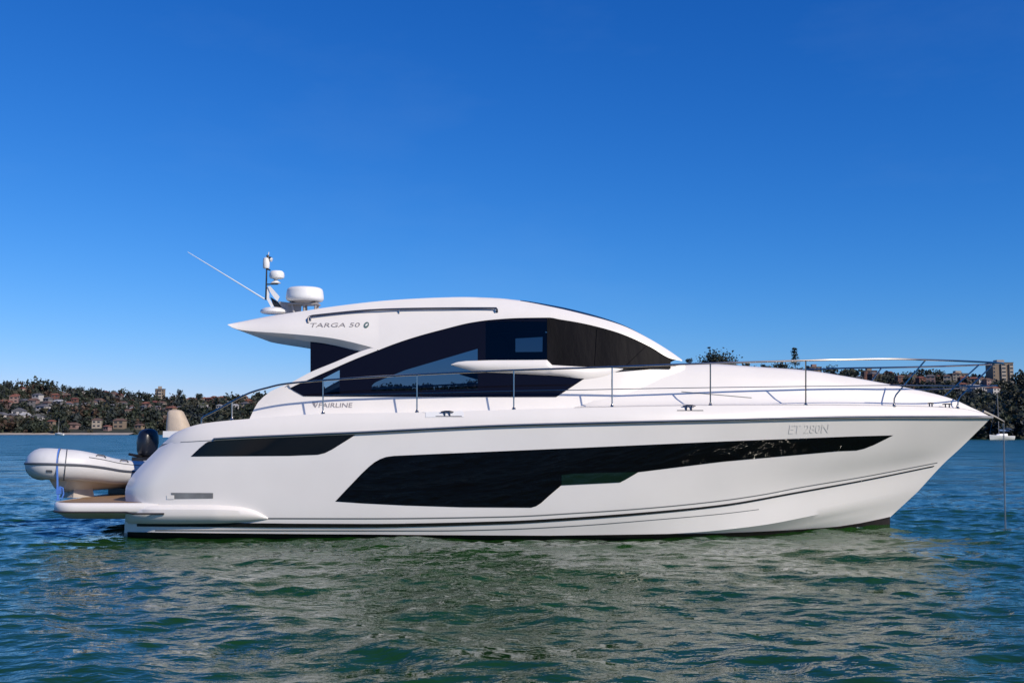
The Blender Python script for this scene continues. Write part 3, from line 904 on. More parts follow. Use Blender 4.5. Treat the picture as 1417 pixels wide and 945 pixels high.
def saloon_band(side, panes, off=.012):
    """black glass band with openings; panes: list of (name, top pts, bottom pts, material)"""
    knots = sorted({k for p in panes for k in (p[1][0][0], p[1][-1][0], p[2][0][0], p[2][-1][0])})
    base = set(np.linspace(401, 761, 100)) | {q[0] for q in WB if q[0] < 761} | set(knots) | {k - .01 for k in knots} | {k + .01 for k in knots}
    xs = sorted(base)
    S = (lambda x, y: cab(x, y, off)) if side < 0 else (lambda x, y: mirror(cab(x, y, off)))
    mb = MB()
    def tops(x):
        for p in panes:
            if p[1][0][0] <= x <= p[1][-1][0]:
                return float(np.interp(x, [a[0] for a in p[1]], [a[1] for a in p[1]])), float(np.interp(x, [a[0] for a in p[2]], [a[1] for a in p[2]]))
        return None
    for a, b in zip(xs[:-1], xs[1:]):
        if b - a < 1e-6: continue
        mid = tops((a + b)/2)
        def strip(ta, tb, ba, bb, n):
            mb.grid([[S(a, ta + (ba - ta)*k/n) for k in range(n + 1)], [S(b, tb + (bb - tb)*k/n) for k in range(n + 1)]])
        ta, tb, ba, bb = float(fWT(a)), float(fWT(b)), float(fWB(a)), float(fWB(b))
        if mid is None:
            strip(ta, tb, ba, bb, 6)
        else:
            e = 1e-4
            pa, pb = tops(min(a + e, b)), tops(max(b - e, a))
            strip(ta, tb, max(ta, pa[0]), max(tb, pb[0]), 3)
            strip(pa[1], pb[1], ba, bb, 2)
    o = mb.build('saloon_window', M['navy_glass'], yacht, weld=True, angle=40)
    for nm, pt, pb, m in panes:
        x0, x1 = pt[0][0], pt[-1][0]
        ft, fb = fn(pt, smooth=False), fn(pb, smooth=False)
        xx = sorted(set(np.linspace(x0, x1, 14)) | {a[0] for a in pt})
        S2 = (lambda x, y: cab(x, y, off - .006)) if side < 0 else (lambda x, y: mirror(cab(x, y, off - .006)))
        MB().grid([[S2(x, max(float(ft(x)), float(fWT(x))) + (float(fb(x)) - max(float(ft(x)), float(fWT(x))))*k/4) for k in range(5)] for x in xx]).build(nm, m, o)
    # foremost lower corner below the side wing
    S3 = (lambda x, y: cab(x, y, off)) if side < 0 else (lambda x, y: mirror(cab(x, y, off)))
    xx = [761, 765, 770, 775, 780, 790, 800, 809]
    MB().grid([[S3(x, 508 + (float(fWB(x)) - 508)*k/4) for k in range(5)] for x in xx]).build('lower_corner', M['navy_glass'], o)
    return o
saloon_band(-1, [('pane', [(447,524),(470,512)], [(446.9,544.5),(470,545)], M['pane']),
                 ('pane', [(514,534),(519,529),(561,512),(612,497),(661,482.5)], [(514,541),(661,539)], M['pane']),
                 ('sliding_pane', [(672,446),(700,444.5),(757,445)], [(672,500),(757,500)], M['pane_dark'])])
saloon_band(1, [('pane', [(478,505),(490,500),(520,486),(560,470),(612,456),(668,449)], [(478,545),(668,545)], M['pane']),
                ('sliding_pane', [(714,449.5),(759,447.5)], [(714,470),(759,470)], M['pane'])])

# white cabin side below the glass
CT_ = [(345,580),(351,567),(357,556.5),(365,548.5),(375,541),(388,535),(400,531.2),(404,538.5),(408,541),(420,547.5),(600,548.5),(769,548.5),(790,535.5),(808,523),(830,517),(930,508.5),(948,503)]
CB_ = [(345,583),(500,576),(700,571),(850,566),(948,562)]
cabin = None
for sgn in (-1, 1):
    mb = MB()
    xs = sorted(set(np.linspace(345, 948, 80)) | {a[0] for a in CT_})
    f1, f2 = fn(CT_, smooth=False), fn(CB_, smooth=False)
    rows = []
    for x in xs:
        yt, yb = float(f1(x)), float(f2(x))
        r = [cab(x, yt + (yb - yt)*k/6, .0) for k in range(7)]
        r = [r[0] + Vector((0, .10, 0))] + r
        rows.append([mirror(p) for p in r] if sgn > 0 else r)
    mb.grid(rows)
    o = mb.build('cabin_side', M['gel_deck'], yacht, angle=50)
    if sgn < 0: cabin = o; BV_CAB = BVHTree.FromPolygons([tuple(v) for v in mb.v], mb.f)

# roof
RL = [(315,449.5),(322,453.5),(330,456),(345,458),(388,461),(430,464.5),(455,467.3),(485,473),(500,476.8),(514,480.6),(524,484.3)]
RL = RL + [(x, y) for x, y in WT if x > 526] + [(772,441.5),(800,446.2),(830,453),(860,462),(900,480),(928,496),(944,499.5)]
RT = [(315,449),(328,446.2),(340,443.8),(375,437),(420,430.3),(470,423),(540,415.5),(600,412.2),(640,411.2),(690,412.8),(720,416.5),(760,424),(800,433),(860,450),(900,469.5),(930,488),(944,498)]
fRL, fRT = fn(RL), fn(RT)
lip = fn([(315,0),(345,1.5),(388,5),(430,8.5),(463,10.5),(491,11.5),(508,5),(520,0),(944,0)])
xs = sorted(set(np.linspace(315, 944, 100)) | {a[0] for a in RL} | {a[0] for a in RT})
crown_c = fn([(315,.0),(340,.02),(420,.05),(600,.06),(700,.07),(730,.11),(800,.14),(860,.12),(900,.09),(944,.05)])
side_rows, shoulders = [], []
for x in xs:
    yl, yt = float(fRL(x)), float(fRT(x))
    r = []
    lp = float(lip(x))
    r.append(cab(x, yl + lp, -.012*lp))
    for k in range(9):
        t = k/8.0
        r.append(cab(x, yl + (yt - yl)*t, .03 - .20*t*t*min(1, (yl - yt)/22)))
    side_rows.append(r); shoulders.append(r[-1])
rb = MB().grid(side_rows)
BV_ROOF = BVHTree.FromPolygons([tuple(v) for v in rb.v], rb.f)
rb.grid([[mirror(p) for p in r] for r in side_rows])
def crown(i0, i1):
    rows = []
    for i in range(i0, i1):
        p = shoulders[i]; b = YC - p.y; c = float(crown_c(xs[i]))
        rows.append([Vector((p.x, YC - b*q, p.z + c*(1 - q*q))) for q in np.linspace(1, -1, 17)])
    return rows
iS = next(i for i, x in enumerate(xs) if x >= 720)
rb.grid(crown(0, iS + 1))
def under(x0, x1, dz=0.0):
    rows = []
    for x, r in zip(xs, side_rows):
        if x0 <= x <= x1:
            p = r[0]; b = YC - p.y
            rows.append([Vector((p.x, YC - b*q, p.z + dz*(1 - q**8))) for q in np.linspace(1, -1, 13)])
    return rows
rb.grid(under(315, 520))
roof = rb.build('roof', M['gel_deck'], yacht, weld=True, angle=38)
MB().grid(under(500, 775, .03)).build('headliner', M['headliner'], roof)
iW = next(i for i, x in enumerate(xs) if x >= 862)
MB().grid(crown(iS, iW + 1)).build('sunroof', mat('sunroof_glass', (0.006, 0.006, 0.007), 0.35, spec=0.1), roof, angle=50)
MB().grid(crown(iW, len(xs))).build('windscreen_cover', M['cover'], roof, angle=50)
# wiper arm cover at the top of the windscreen
# cover over the side windscreen glass
CVT = [(757,440.5),(772,441.8),(800,446.6),(830,453.6),(860,462.6),(900,480.5),(928,496.5)]
CVB = [(757,504.5),(800,507.5),(860,509),(928,510.5)]
band(cs_(.022), CVT, CVB, 757, 928, 40, 10, M['cover'], 'side_window_cover', roof, smooth_c=True)
fct, fcb = fn(CVT), fn(CVB)
MB().grid([[mirror(cab(x, float(fct(x)) + (float(fcb(x)) - float(fct(x)))*k/6, .022)) for k in range(7)] for x in np.linspace(757, 928, 30)]).build('side_window_cover', M['cover'], roof)
for xa, xb in ((826, 823), (893, 866)):
    pts = [cab(xa + (xb - xa)*t, float(fct(xa)) + 3 + (float(fcb(xb)) - 3 - float(fct(xa)) - 3)*t, .026) for t in np.linspace(0, 1, 8)]
    MB().tube(pts, .006, 5).build('cover_seam', M['cover'], roof)
# arch strut from the roof down to the coaming
OS = [(396,533.5),(400,531),(415,522.5),(428.6,515.4),(463.5,501),(491,489.3),(505,484),(522,479)]
fo = fn(OS)
for sgn in (-1, 1):
    rows = []
    for x in np.linspace(396, 522, 44):
        yt = float(fo(x)); yb = float(fWT(x)) if x > 401 else yt + .6
        a, b = cab(x, yt, .02), cab(x, max(yb, yt + .3), .03)
        r = [a + Vector((0, .14, 0)), a, a.lerp(b, .5) - Vector((0, .012, 0)), b, b + Vector((0, .14, 0))]
        rows.append([mirror(p) for p in r] if sgn > 0 else r)
    MB().grid(rows, close=False).build('roof_strut', M['gel_deck'], roof, angle=50)
# dark glass between roof and strut
for sgn in (-1,):
    rows = []
    for x in np.linspace(429.5, 496, 16):
        yt, yb = float(fRL(x)) + float(lip(x)) - 1.0, float(fo(x)) + 1.5
        rows.append([cab(x, yt + (max(yb, yt + .3) - yt)*k/4, -.10) for k in range(5)])
    MB().grid(rows).build('quarter_glass', M['navy_glass'], roof)
# roof grab rail
GR = [(426.5,447),(427.5,442),(431,440),(440,438.4),(500,432.2),(552,429.6),(620,428.7),(680,428.6),(687,429.5)]
gp = [proj(BV_ROOF, x, y, .04) for x, y in GR]
gp[0] = proj(BV_ROOF, *GR[0], .005); gp.append(proj(BV_ROOF, 688, 432.5, .005))
gr = MB().tube(spline(gp, 60), .017, 8).build('grab_rail', M['steel_dark'], roof)
MB().tube([proj(BV_ROOF, 553, 429.6, .04), proj(BV_ROOF, 552, 434, .002)], .012, 8).build('rail_mount', M['steel'], gr)
MB().tube([proj(BV_ROOF, 430, 440.5, .04), proj(BV_ROOF, 430, 444, .002)], .012, 8).build('rail_mount', M['steel'], gr)
MB().tube([proj(BV_ROOF, 685, 428.8, .04), proj(BV_ROOF, 685, 433, .002)], .012, 8).build('rail_mount', M['steel'], gr)

# white side wing running aft from the windscreen coaming
wt = fn([(624,504.3),(632,501),(645,499.4),(680,498.3),(757,498),(764,505),(800,507.2),(862,509)], smooth=False)
wb = fn([(624,505),(640,509.5),(660,514.3),(700,516.5),(740,518.5),(775,520.5),(809,524),(830,521.5),(862,511)])
wd = fn([(624,.02),(640,.07),(670,.11),(740,.125),(790,.09),(830,.03),(862,.002)])
for sgn in (-1, 1):
    rows = []
    for x in sorted(set(np.linspace(624, 862, 70)) | {757, 764}):
        a, b, d = float(wt(x)), float(wb(x)), float(wd(x))
        r = [cab(x, a, -.03), cab(x, a, d*.7), cab(x, a + (b - a)*.22, d), cab(x, a + (b - a)*.55, d*.97), cab(x, a + (b - a)*.85, d*.55), cab(x, b, d*.15), cab(x, b, -.03)]
        rows.append([mirror(p) for p in r] if sgn > 0 else r)
    MB().grid(rows).add(rows[0], [tuple(range(7))]).build('side_wing', M['gel_deck'], yacht, angle=45)

# saloon interior seen through the panes
def seat(px, Y, z0, label_name, m):
    c = P(px, 470, Y); 
    mb = MB()
    rows = []
    for zz, w, t in ((0, .24, .22), (.1, .26, .25), (.55, .26, .22), (.7, .24, .12), (1.15, .22, .10), (1.25, .15, .07)):
        rows.append([Vector((c.x + w*math.copysign(abs(math.cos(a))**.6, math.cos(a)) - zz*.12, Y + t*math.copysign(abs(math.sin(a))**.6, math.sin(a)), z0 + zz)) for a in np.linspace(0, 2*math.pi, 17)])
    mb.grid(rows); mb.add(rows[-1], [tuple(range(16))])
    return mb.build(label_name, m, yacht)
seat(695, YC - .55, 2.1, 'helm_seat', M['dark_leather'])
MB().box((P(760, 480, YC).x, YC - 1.1, 2.1), (P(800, 480, YC).x, YC + 1.1, 2.75)).build('dashboard', M['dark_leather'], yacht)
MB().box((P(520, 500, YC).x, YC + .75, 2.1), (P(640, 500, YC).x, YC + 1.2, 2.42)).build('saloon_sofa', M['dark_leather'], yacht)

# ------------------------------------------------------------------ rails
RAIL = [(279,586,1.87),(279.3,579,1.87),(283,576,1.87),(300,567.5,1.89),(340,546,1.93),(370,536.5,1.94),(400,530.5,1.95),(470,524.5,1.96),(550,519.7,1.98),(700,512.7,1.98),(850,507.7,1.92),(960,503.5,1.84),(1115,498.8,1.58),(1180,497.5,1.43),(1237,496.8,1.26),(1280,497.8,1.09),(1330,499.5,.80),(1370,501.3,.42),(1384,502.2,.18),(1388,502.6,.02)]
rp = [P(x, y, YC - b) for x, y, b in RAIL]
rail_pts = rp[:3] + spline(rp[2:], 120)
rails = MB().tube(rail_pts, .016, 8).tube([mirror(p) for p in rail_pts], .016, 8)
guard = rails.build('guard_rail', M['steel'], yacht)
midp = [P(x, y, YC - b) for x, y, b in [(447,547,1.97),(527,545.3,1.99),(600,543.8,1.99),(700,541.2,1.99),(784,539.8,1.97),(900,537.5,1.87),(1000,536,1.74),(1115,534.5,1.48),(1237,533,1.13)]]
mp2 = spline(midp, 50)
MB().tube(mp2, .007, 6).tube([mirror(p) for p in mp2], .007, 6).build('guard_wire', M['steel'], guard)
bm_ = [P(x, y, YC - b) for x, y, b in [(1231,533,1.14),(1280,533.8,.95),(1330,534.2,.68),(1366,534,.32),(1380,533.6,.02)]]
bp = spline(bm_, 30)
MB().tube(bp, .013, 6).tube([mirror(p) for p in bp], .013, 6).build('pulpit_mid_rail', M['steel'], guard)
fT, fTb = fn(cT, 1), fn(cT, 2)
rf_y, rf_b = fn([(a, b) for a, b, c in RAIL[3:]]), fn([(a, c) for a, b, c in RAIL[3:]])
foot_prof = [(.035, 0), (.035, .012), (.02, .03), (.016, .05)]
def stanchion(px):
    base = P(px, float(fT(px)) - .2, YC - float(fTb(px)) + .03)
    top = P(px, float(rf_y(px)), YC - float(rf_b(px)))
    for f in (lambda p: p, mirror):
        b, t = f(base), f(top)
        MB().tube([b, b.lerp(t, .5), t], .0125, 8).lathe(b - Vector((0, 0, .005)), foot_prof, 12).build('stanchion', M['steel'], guard)
for px in (321, 447, 577, 711, 847, 983, 1115):
    stanchion(px)
for (a, b, c) in (((1237, 562, .93), (1237.5, 549, .94), (1281, 497.8, 1.05)), ((1325, 564.5, .37), (1326, 551.5, .38), (1377, 501.7, .32))):
    pts = [P(x, y, YC - h) for x, y, h in (a, b, c)]
    pts = [pts[0], pts[0].lerp(pts[1], .8), pts[1].lerp(pts[2], .06), pts[2]]
    for f in (lambda p: p, mirror):
        q = [f(p) for p in pts]
        MB().tube(q, .0135, 8).lathe(q[0] - Vector((0, 0, .005)), foot_prof, 12).build('stanchion', M['steel'], guard)
# pulpit uprights between the rails
for x in (1300.0, 1345.0):
    pass

# cleats in their white recesses
def cleat(px, py, bv, w=16, name='cleat'):
    a = lambda dx, dy, off: proj(bv, px + dx, py + dy, off)
    mb = MB()
    mb.tube([a(-w*.55, -2.2, .03), a(-w*.2, -2.8, .035), a(w*.2, -2.8, .035), a(w*.55, -2.2, .03)], [.009, .014, .014, .009], 6)
    mb.tube([a(-w*.2, -2.6, .035), a(-w*.22, 2, .004)], .013, 6).tube([a(w*.2, -2.6, .035), a(w*.22, 2, .004)], .013, 6)
    mb.tube([a(-w, 2.6, .006), a(w*1.25, 2.6, .006)], .006, 5)
    return mb.build(name, M['steel_dark'], deck)
cleat(619, 573.5, BV_DECK)
cleat(953, 565.5, BV_DECK)
for px, wl_ in ((1311, .085), (1288, .055)):
    c_ = P(px, float(fT(px)) - .5, YC - float(fTb(px)) + .03)
    MB().tube([c_ + Vector((-wl_, 0, .05)), c_ + Vector((-wl_*.4, 0, .06)), c_ + Vector((wl_*.4, 0, .06)), c_ + Vector((wl_, 0, .05))], .011, 6) \
        .tube([c_ + Vector((-wl_*.4, 0, .06)), c_ + Vector((-wl_*.4, 0, -.01))], .012, 6).tube([c_ + Vector((wl_*.4, 0, .06)), c_ + Vector((wl_*.4, 0, -.01))], .012, 6).build('cleat', M['steel_dark'], deck)
band(lambda x, y: proj(BV_DECK, x, y, .006), [(589,567.8),(590,567.2),(640,567.2),(642,568.4)], [(589,577.6),(642,577)], 589, 642, 8, 3, M['white_plastic'], 'cleat_recess', deck)
band(lambda x, y: proj(BV_TRUNK, x, y, .004), [(943,541.6),(1000,546.5),(1040,550)], [(943,542.6),(1000,547.5),(1040,551)], 943, 1040, 20, 1, M['grey_stripe'], 'deck_joint', deck)
# bow roller
MB().tube([P(1360, 570, YC), P(1378, 578, YC), P(1389, 584, YC)], [.045, .035, .025], 8).build('bow_roller', M['black_plastic'], deck)
# windlass on the foredeck
wc = P(1318, 556, YC - .1)

# ------------------------------------------------------------------ lettering
def lettering(body, px0, px1, py0, py1, bv, m, name, parent, slant=0.0, tilt=0.0, off=.006, bold=0.0):
    cu = bpy.data.curves.new('lettering', 'FONT')
    cu.body = body
    cu.offset = bold
    cu.resolution_u = 3
    ob = bpy.data.objects.new('lettering', cu)
    COL.objects.link(ob)
    dg = bpy.context.evaluated_depsgraph_get()
    me = bpy.data.meshes.new_from_object(ob.evaluated_get(dg))
    bpy.data.objects.remove(ob)
    v = np.array([x.co[:] for x in me.vertices]); f = [tuple(q.vertices) for q in me.polygons]
    lo, hi = v.min(0), v.max(0)
    mb = MB()
    pts = []
    for p in v:
        a, b = (p[0] - lo[0])/(hi[0] - lo[0]), (p[1] - lo[1])/(hi[1] - lo[1])
        x = px0 + (px1 - px0)*a + slant*b
        y = py1 + (py0 - py1)*b + tilt*a
        pts.append(proj(bv, x, y, off))
    mb.add(pts, f)
    return mb.build(name, m, parent, smooth=False)
lettering('TARGA 50', 428, 497, 447.3, 453.2, BV_ROOF, M['letter_grey'], 'model_lettering', roof, 2, -.6)
lettering('FAIRLINE', 441, 487, 557.5, 563.8, BV_CAB, M['letter_grey'], 'builder_lettering', cabin, 1, 0)
lettering('ET 280N', 1091, 1146, 587.5, 600, BV_HULL, M['letter_pale'], 'registration_lettering', hull, 2, -1.5, bold=.012)
# round emblem by the roof lettering, shield emblem by the cabin lettering
em = MB()
c0 = [proj(BV_ROOF, 507 + 3.6*math.cos(a) + 1.0*math.sin(a), 450 - 4.2*math.sin(a), .007) for a in np.linspace(0, 2*math.pi, 20, endpoint=False)]
em.add(c0, [tuple(range(20))]); em.build('round_emblem', M['emblem'], roof, smooth=False)
MB().add([proj(BV_ROOF, x, y, .010) for x, y in ((505,451.8),(506.5,448.6),(509.5,447.8),(508,451.2))], [(0,1,2,3)]).build('emblem_mark', M['letter_pale'], roof, smooth=False)
MB().add([proj(BV_CAB, x, y, .006) for x, y in ((432,556),(436,557),(440,556),(439.4,560),(436.6,564.3),(433.6,560.5))], [(0,1,2,3,4,5)]).build('shield_emblem', M['letter_grey'], cabin, smooth=False)
MB().add([proj(BV_CAB, x, y, .009) for x, y in ((436.4,558),(438.6,557.4),(438,560),(436.6,562))], [(0,1,2,3)]).build('emblem_mark', M['letter_pale'], cabin, smooth=False)

# ------------------------------------------------------------------ roof equipment
ya = YC - .25
def Q(px, py, dy=0.0): return P(px, py, ya + dy)
rc = Q(422, 406)
rad = 26/F_PX*ya
radar = MB().lathe(rc - Vector((0, 0, .15)), [(rad*.84, -.0), (rad*.95, .018), (rad*1.0, .05), (rad*.995, .09), (rad*.965, .18), (rad*.92, .222), (rad*.82, .243), (rad*.4, .252), (.01, .253)], 40).build('radar_dome', M['white_plastic'], yacht, angle=50)
MB().lathe(rc - Vector((0, 0, .185)), [(rad*.55, 0), (rad*.7, .034)], 24).build('dome_base', M['grey_plastic'], radar)
br = MB()
for dx in (-.22, .0, .22):
    br.tube([rc + Vector((dx, -.1, -.17)), rc + Vector((dx*.8 + .02, -.1, -.42))], .022, 8)
    br.tube([rc + Vector((dx, .1, -.17)), rc + Vector((dx*.8 + .02, .1, -.42))], .022, 8)
br.box(rc + Vector((-.28, -.14, -.215)), rc + Vector((.26, .14, -.187)))
br.build('radar_bracket', M['grey_plastic'], radar)
# mast fin
fin = MB()
o2 = [(386,418),(396,432),(402,440),(372,442),(368,434),(380,431)]
fin_pts = [(385,417),(399,418.5),(418,417),(416,436),(388,440),(394,433)]
a = [Q(x, y, -.05) for x, y in fin_pts]; b = [Q(x, y, .05) for x, y in fin_pts]
n6 = len(a)
fin.add(a + b, [tuple(range(n6)), tuple(range(2*n6 - 1, n6 - 1, -1))] + [(i, (i+1) % n6, n6 + (i+1) % n6, n6 + i) for i in range(n6)])
mast = fin.build('mast_bracket', M['grey_plastic'], yacht, smooth=False)
arm = MB()
for poly, w in (([(370.5,396.5),(374,396),(387,410.5),(384,417),(379,412),(373.5,403.5)], .07), ([(369.5,397),(373,400),(372.5,412),(379,424),(375,425),(369,414)], .05)):
    a = [Q(x, y, -w) for x, y in poly]; b = [Q(x, y, w) for x, y in poly]
    k = len(a)
    arm.add(a + b, [tuple(range(k)), tuple(range(2*k - 1, k - 1, -1))] + [(i, (i+1) % k, k + (i+1) % k, k + i) for i in range(k)])
arm.build('mast_arm', M['white_plastic'], mast, smooth=False)
dk = [(374,411),(384,417),(397,432),(390,434.5),(378,423)]
a = [Q(x, y, -.03) for x, y in dk]; b = [Q(x, y, .03) for x, y in dk]
MB().add(a + b, [tuple(range(5)), tuple(range(9, 4, -1))] + [(i, (i+1) % 5, 5 + (i+1) % 5, 5 + i) for i in range(5)]).build('mast_web', M['black_plastic'], mast, smooth=False)
pole = MB().tube([Q(368, 415), Q(369, 371)], [.017, .013], 8).build('light_pole', M['black_plastic'], mast)
MB().lathe(Q(368.3, 371.5), [(.05, 0), (.06, .02), (.062, .12), (.055, .18), (.02, .2)], 14).build('anchor_light', M['white_plastic'], pole)
MB().tube([Q(370, 370), Q(371.5, 357), Q(370, 353)], [.03, .035, .02], 8).tube([Q(371, 357), Q(375, 358)], .03, 8).tube([Q(369, 372), Q(374, 374)], .015, 6).build('wind_sensor', M['black_plastic'], pole)
MB().tube([Q(374, 359), Q(376.5, 360)], .035, 8).tube([Q(371, 355), Q(372, 349)], .008, 6).build('sensor_vane', M['white_plastic'], pole)
gps = MB().lathe(Q(383, 386.4), [(.06, 0), (.125, .02), (.135, .06), (.13, .11), (.10, .145), (.02, .155)], 20).lathe(Q(381.5, 392), [(.095, 0), (.07, .02), (.035, .05), (.03, .08)], 16).build('satellite_dome', M['white_plastic'], mast)
MB().tube([Q(368.5, 393.5), Q(385, 393.2)], .012, 6).build('dome_shelf', M['black_plastic'], gps)
MB().lathe(Q(379, 434), [(.20, 0), (.24, .02), (.235, .06), (.16, .10), (.05, .115)], 24).build('horn_dome', M['white_plastic'], mast)
MB().tube([Q(366, 414), Q(340, 398), Q(300, 373.5), Q(260, 349)], [.016, .013, .010, .006], 6).build('whip_antenna', mat('pale_antenna', (0.75, 0.80, 0.82), .4), mast)

# ------------------------------------------------------------------ swim platform
xa, xb = P(62, 700, YC - 2.0).x, P(176, 700, YC - 1.95).x
zt = P(120, 697.3, YC - 2.0).z
pf = MB()
pr = []
NSx = 24
sec = [(-.30, .015), (-.08, .012), (-.03, 0.0), (-.008, -.025), (0, -.06), (-.004, -.115), (-.022, -.14), (-.12, -.165), (-.45, -.27), (-1.2, -.30)]
xl = [xa + (xb + .5 - xa)*(i/(NSx - 1))**1.6 for i in range(NSx)]
rowsn = []
for x in xl:
    t = min(1, (x - xa)/.45)
    bo = 2.0 - .42*(1 - math.sqrt(max(0, 1 - (1 - t)**2)))
    rowsn.append([Vector((x, YC - max(0.05, bo + db_), zt + dz_)) for db_, dz_ in sec])
full = [r + [mirror(p) for p in r[::-1]] for r in rowsn]
full = [r + [r[0]] for r in full]
pf.grid(full)
pf.add(full[0], [tuple(range(len(full[0]) - 1))])
platform = pf.build('swim_platform', M['gel_deck'], yacht, weld=True, angle=50)
tk = [[Vector((x, YC - q*(2.0 - .42*(1 - math.sqrt(max(0, 1 - (1 - min(1, (x - xa)/.45))**2))) - .12), zt + .019)) for q in np.linspace(1, -1, 9)] for x in xl if x > xa + .06]
MB().grid(tk).build('teak_planking', M['teak'], platform)
# fairing wings along the hull sides
fair_t = fn([(170,698),(230,697.8),(300,698.3),(330,700.5),(352,705.5),(371,716)])
fair_b = fn([(170,724),(230,724.5),(300,724),(340,722),(371,718.5)])
for sgn in (-1, 1):
    rows = []
    for x in np.linspace(172, 371, 40):
        a, b = float(fair_t(x)), float(fair_b(x))
        k = min(1, (371.5 - x)/70)**.6
        h = [proj(BV_HULL, max(x, 178), a + (b - a)*t, 0) for t in (0, .06, .22, .5, .62, .85, 1)]
        push = [-.02, .05*k, .13*k, .145*k, .135*k, .10*k, .02*k]
        r = [p + Vector((0, -d, 0)) for p, d in zip(h, push)]
        rows.append([mirror(p) for p in r] if sgn > 0 else r)
    MB().grid(rows).build('platform_fairing', M['gel_deck'], platform, angle=50)
sp = [Vector((x, YC - (2.006 - .42*(1 - math.sqrt(max(0, 1 - (1 - min(1, (x - xa)/.45))**2)))), zt - .128)) for x in np.linspace(xa + .03, xb + .0, 30)]
sp += [p for p in [P(x, 710.6, YC - 2.125) for x in np.linspace(185, 227, 6)]]
MB().tube(sp, .016, 6).build('rubber_edge', mat('dark_rubber', (0.05, 0.045, 0.045), 0.6), platform)
# chock under the dinghy
# stern backrest
sb = P(247, 600, YC - .9)
rows = []
for i, (zz, w, dx) in enumerate([(0, .245, 0), (.05, .25, 0), (.15, .225, -.02), (.27, .185, -.045), (.34, .16, -.06), (.37, .12, -.065), (.38, .03, -.065)]):
    rows.append([sb + Vector((dx + .78*w*math.copysign(abs(math.cos(a))**.7, math.cos(a)), w*.8*math.copysign(abs(math.sin(a))**.7, math.sin(a)), .03 + zz)) for a in np.linspace(0, 2*math.pi, 25)])
back = MB().grid(rows).build('stern_backrest', M['beige'], yacht, weld=True, angle=60)
MB().box(sb + Vector((-.2, -.2, -.06)), sb + Vector((.27, .2, .045))).tube([sb + Vector((.05, -.15, -.02)), sb + Vector((.05, -.15, -.3))], .05, 8).tube([sb + Vector((-.15, .1, -.02)), sb + Vector((-.15, .1, -.3))], .05, 8).build('backrest_base', M['white_plastic'], back, smooth=False)

# ------------------------------------------------------------------ anchor chain
ch = [P(1388.5, 584, YC - .0), P(1389.2, 620, YC), P(1390, 670, YC), P(1391, 722, YC), P(1391.5, 745, YC)]
chain = MB()
cp = spline(ch, 150)
for i in range(0, 149, 1):
    a, b = cp[i], cp[i + 1]
    d = Vector((.011, 0, 0)) if i % 2 else Vector((0, .011, 0))
    e = (b - a)*.25
    chain.tube([a - e + d, b + e + d], .0045, 4).tube([a - e - d, b + e - d], .0045, 4)
tag(chain.build('anchor_chain', M['galv'], None, origin=ch[0]), 'thin grey anchor chain dropping straight from the bow into the water', 'anchor chain')

# ------------------------------------------------------------------ dinghy on the platform
ang = 62
dirv = Vector((-math.cos(R(ang)), -math.sin(R(ang)), 0))
bow = Vector((-8.02, 17.3, 0))
LT = 2.27
org = bow - dirv*LT
rz = math.atan2(dirv.y, dirv.x)
tender = empty('inflatable_dinghy', (org.x, org.y, zt + .02), 'pale rigid inflatable dinghy with dark rubbing strip sitting across the swim platform', 'dinghy', None, (0, 0, rz))
ORG[tender.name] = Vector((0, 0, 0))
zc = .40
half = [(-.30,.50,zc-.02,.05),(-.22,.50,zc-.02,.14),(-.08,.50,zc-.02,.19),(.1,.50,zc-.01,.20),(.6,.50,zc+.01,.205),(1.0,.50,zc+.045,.222),(1.35,.47,zc+.11,.24),(1.65,.38,zc+.16,.255),(1.86,.23,zc+.18,.262),(1.97,.08,zc+.19,.265)]
path = [(u, v, z, r) for u, v, z, r in half] + [(u, -v, z, r) for u, v, z, r in half[::-1]]
pp = spline([Vector(p[:3]) for p in path], 90)
rr = [float(np.interp(i/89*(len(path) - 1), range(len(path)), [p[3] for p in path])) for i in range(90)]
tube = MB().tube(pp, rr, 20).build('tube', M['tube'], tender, origin=(0,0,0), angle=60)
# outward direction along the path for strips and bands
def outward(i):
    t = (pp[min(89, i+1)] - pp[max(0, i-1)]).normalized()
    s = Vector((0, 0, 1)).cross(t).normalized()
    c = pp[i] - Vector((.9, 0, pp[i].z))
    return s if s.dot(c) > 0 else -s, t
st_, st2 = [], []
for i in range(6, 84):
    o_, t = outward(i)
    st_.append(pp[i] + o_*rr[i]*1.0 + Vector((0, 0, .01)))
    st2.append(pp[i] + o_*rr[i]*.80 + Vector((0, 0, rr[i]*.62)))
MB().tube(st_, .022, 6).build('rubbing_strip', M['tube_band'], tube)
for seg in ((0, 26), (52, 78)):
    MB().tube(st2[seg[0]:seg[1]], .008, 5).build('lifeline', M['tube_band'], tube)
lm = Matrix.Translation((org.x, org.y, zt + .02)) @ Matrix.Rotation(rz, 4, 'Z')
def at_px(target):
    best = min(range(8, 44) if (lm @ pp[20]).x > (lm @ pp[70]).x else range(45, 82), key=lambda k: abs(CX + F_PX*(lm @ (pp[k] + outward(k)[0]*rr[k])).x/(lm @ (pp[k] + outward(k)[0]*rr[k])).y - target))
    return best
sa, sb2 = at_px(86), at_px(93)
for i in sorted({sa, sb2, 89 - sa, 89 - sb2}):
    o_, t = outward(i)
    u2 = o_.cross(t).normalized()
    ring = [pp[i] + (o_*math.cos(a) + u2*math.sin(a))*(rr[i] + .004) for a in np.linspace(0, 2*math.pi, 25)]
    MB().tube(ring, .009, 5, cap=False).build('tube_seam', M['tube_band'], tube)
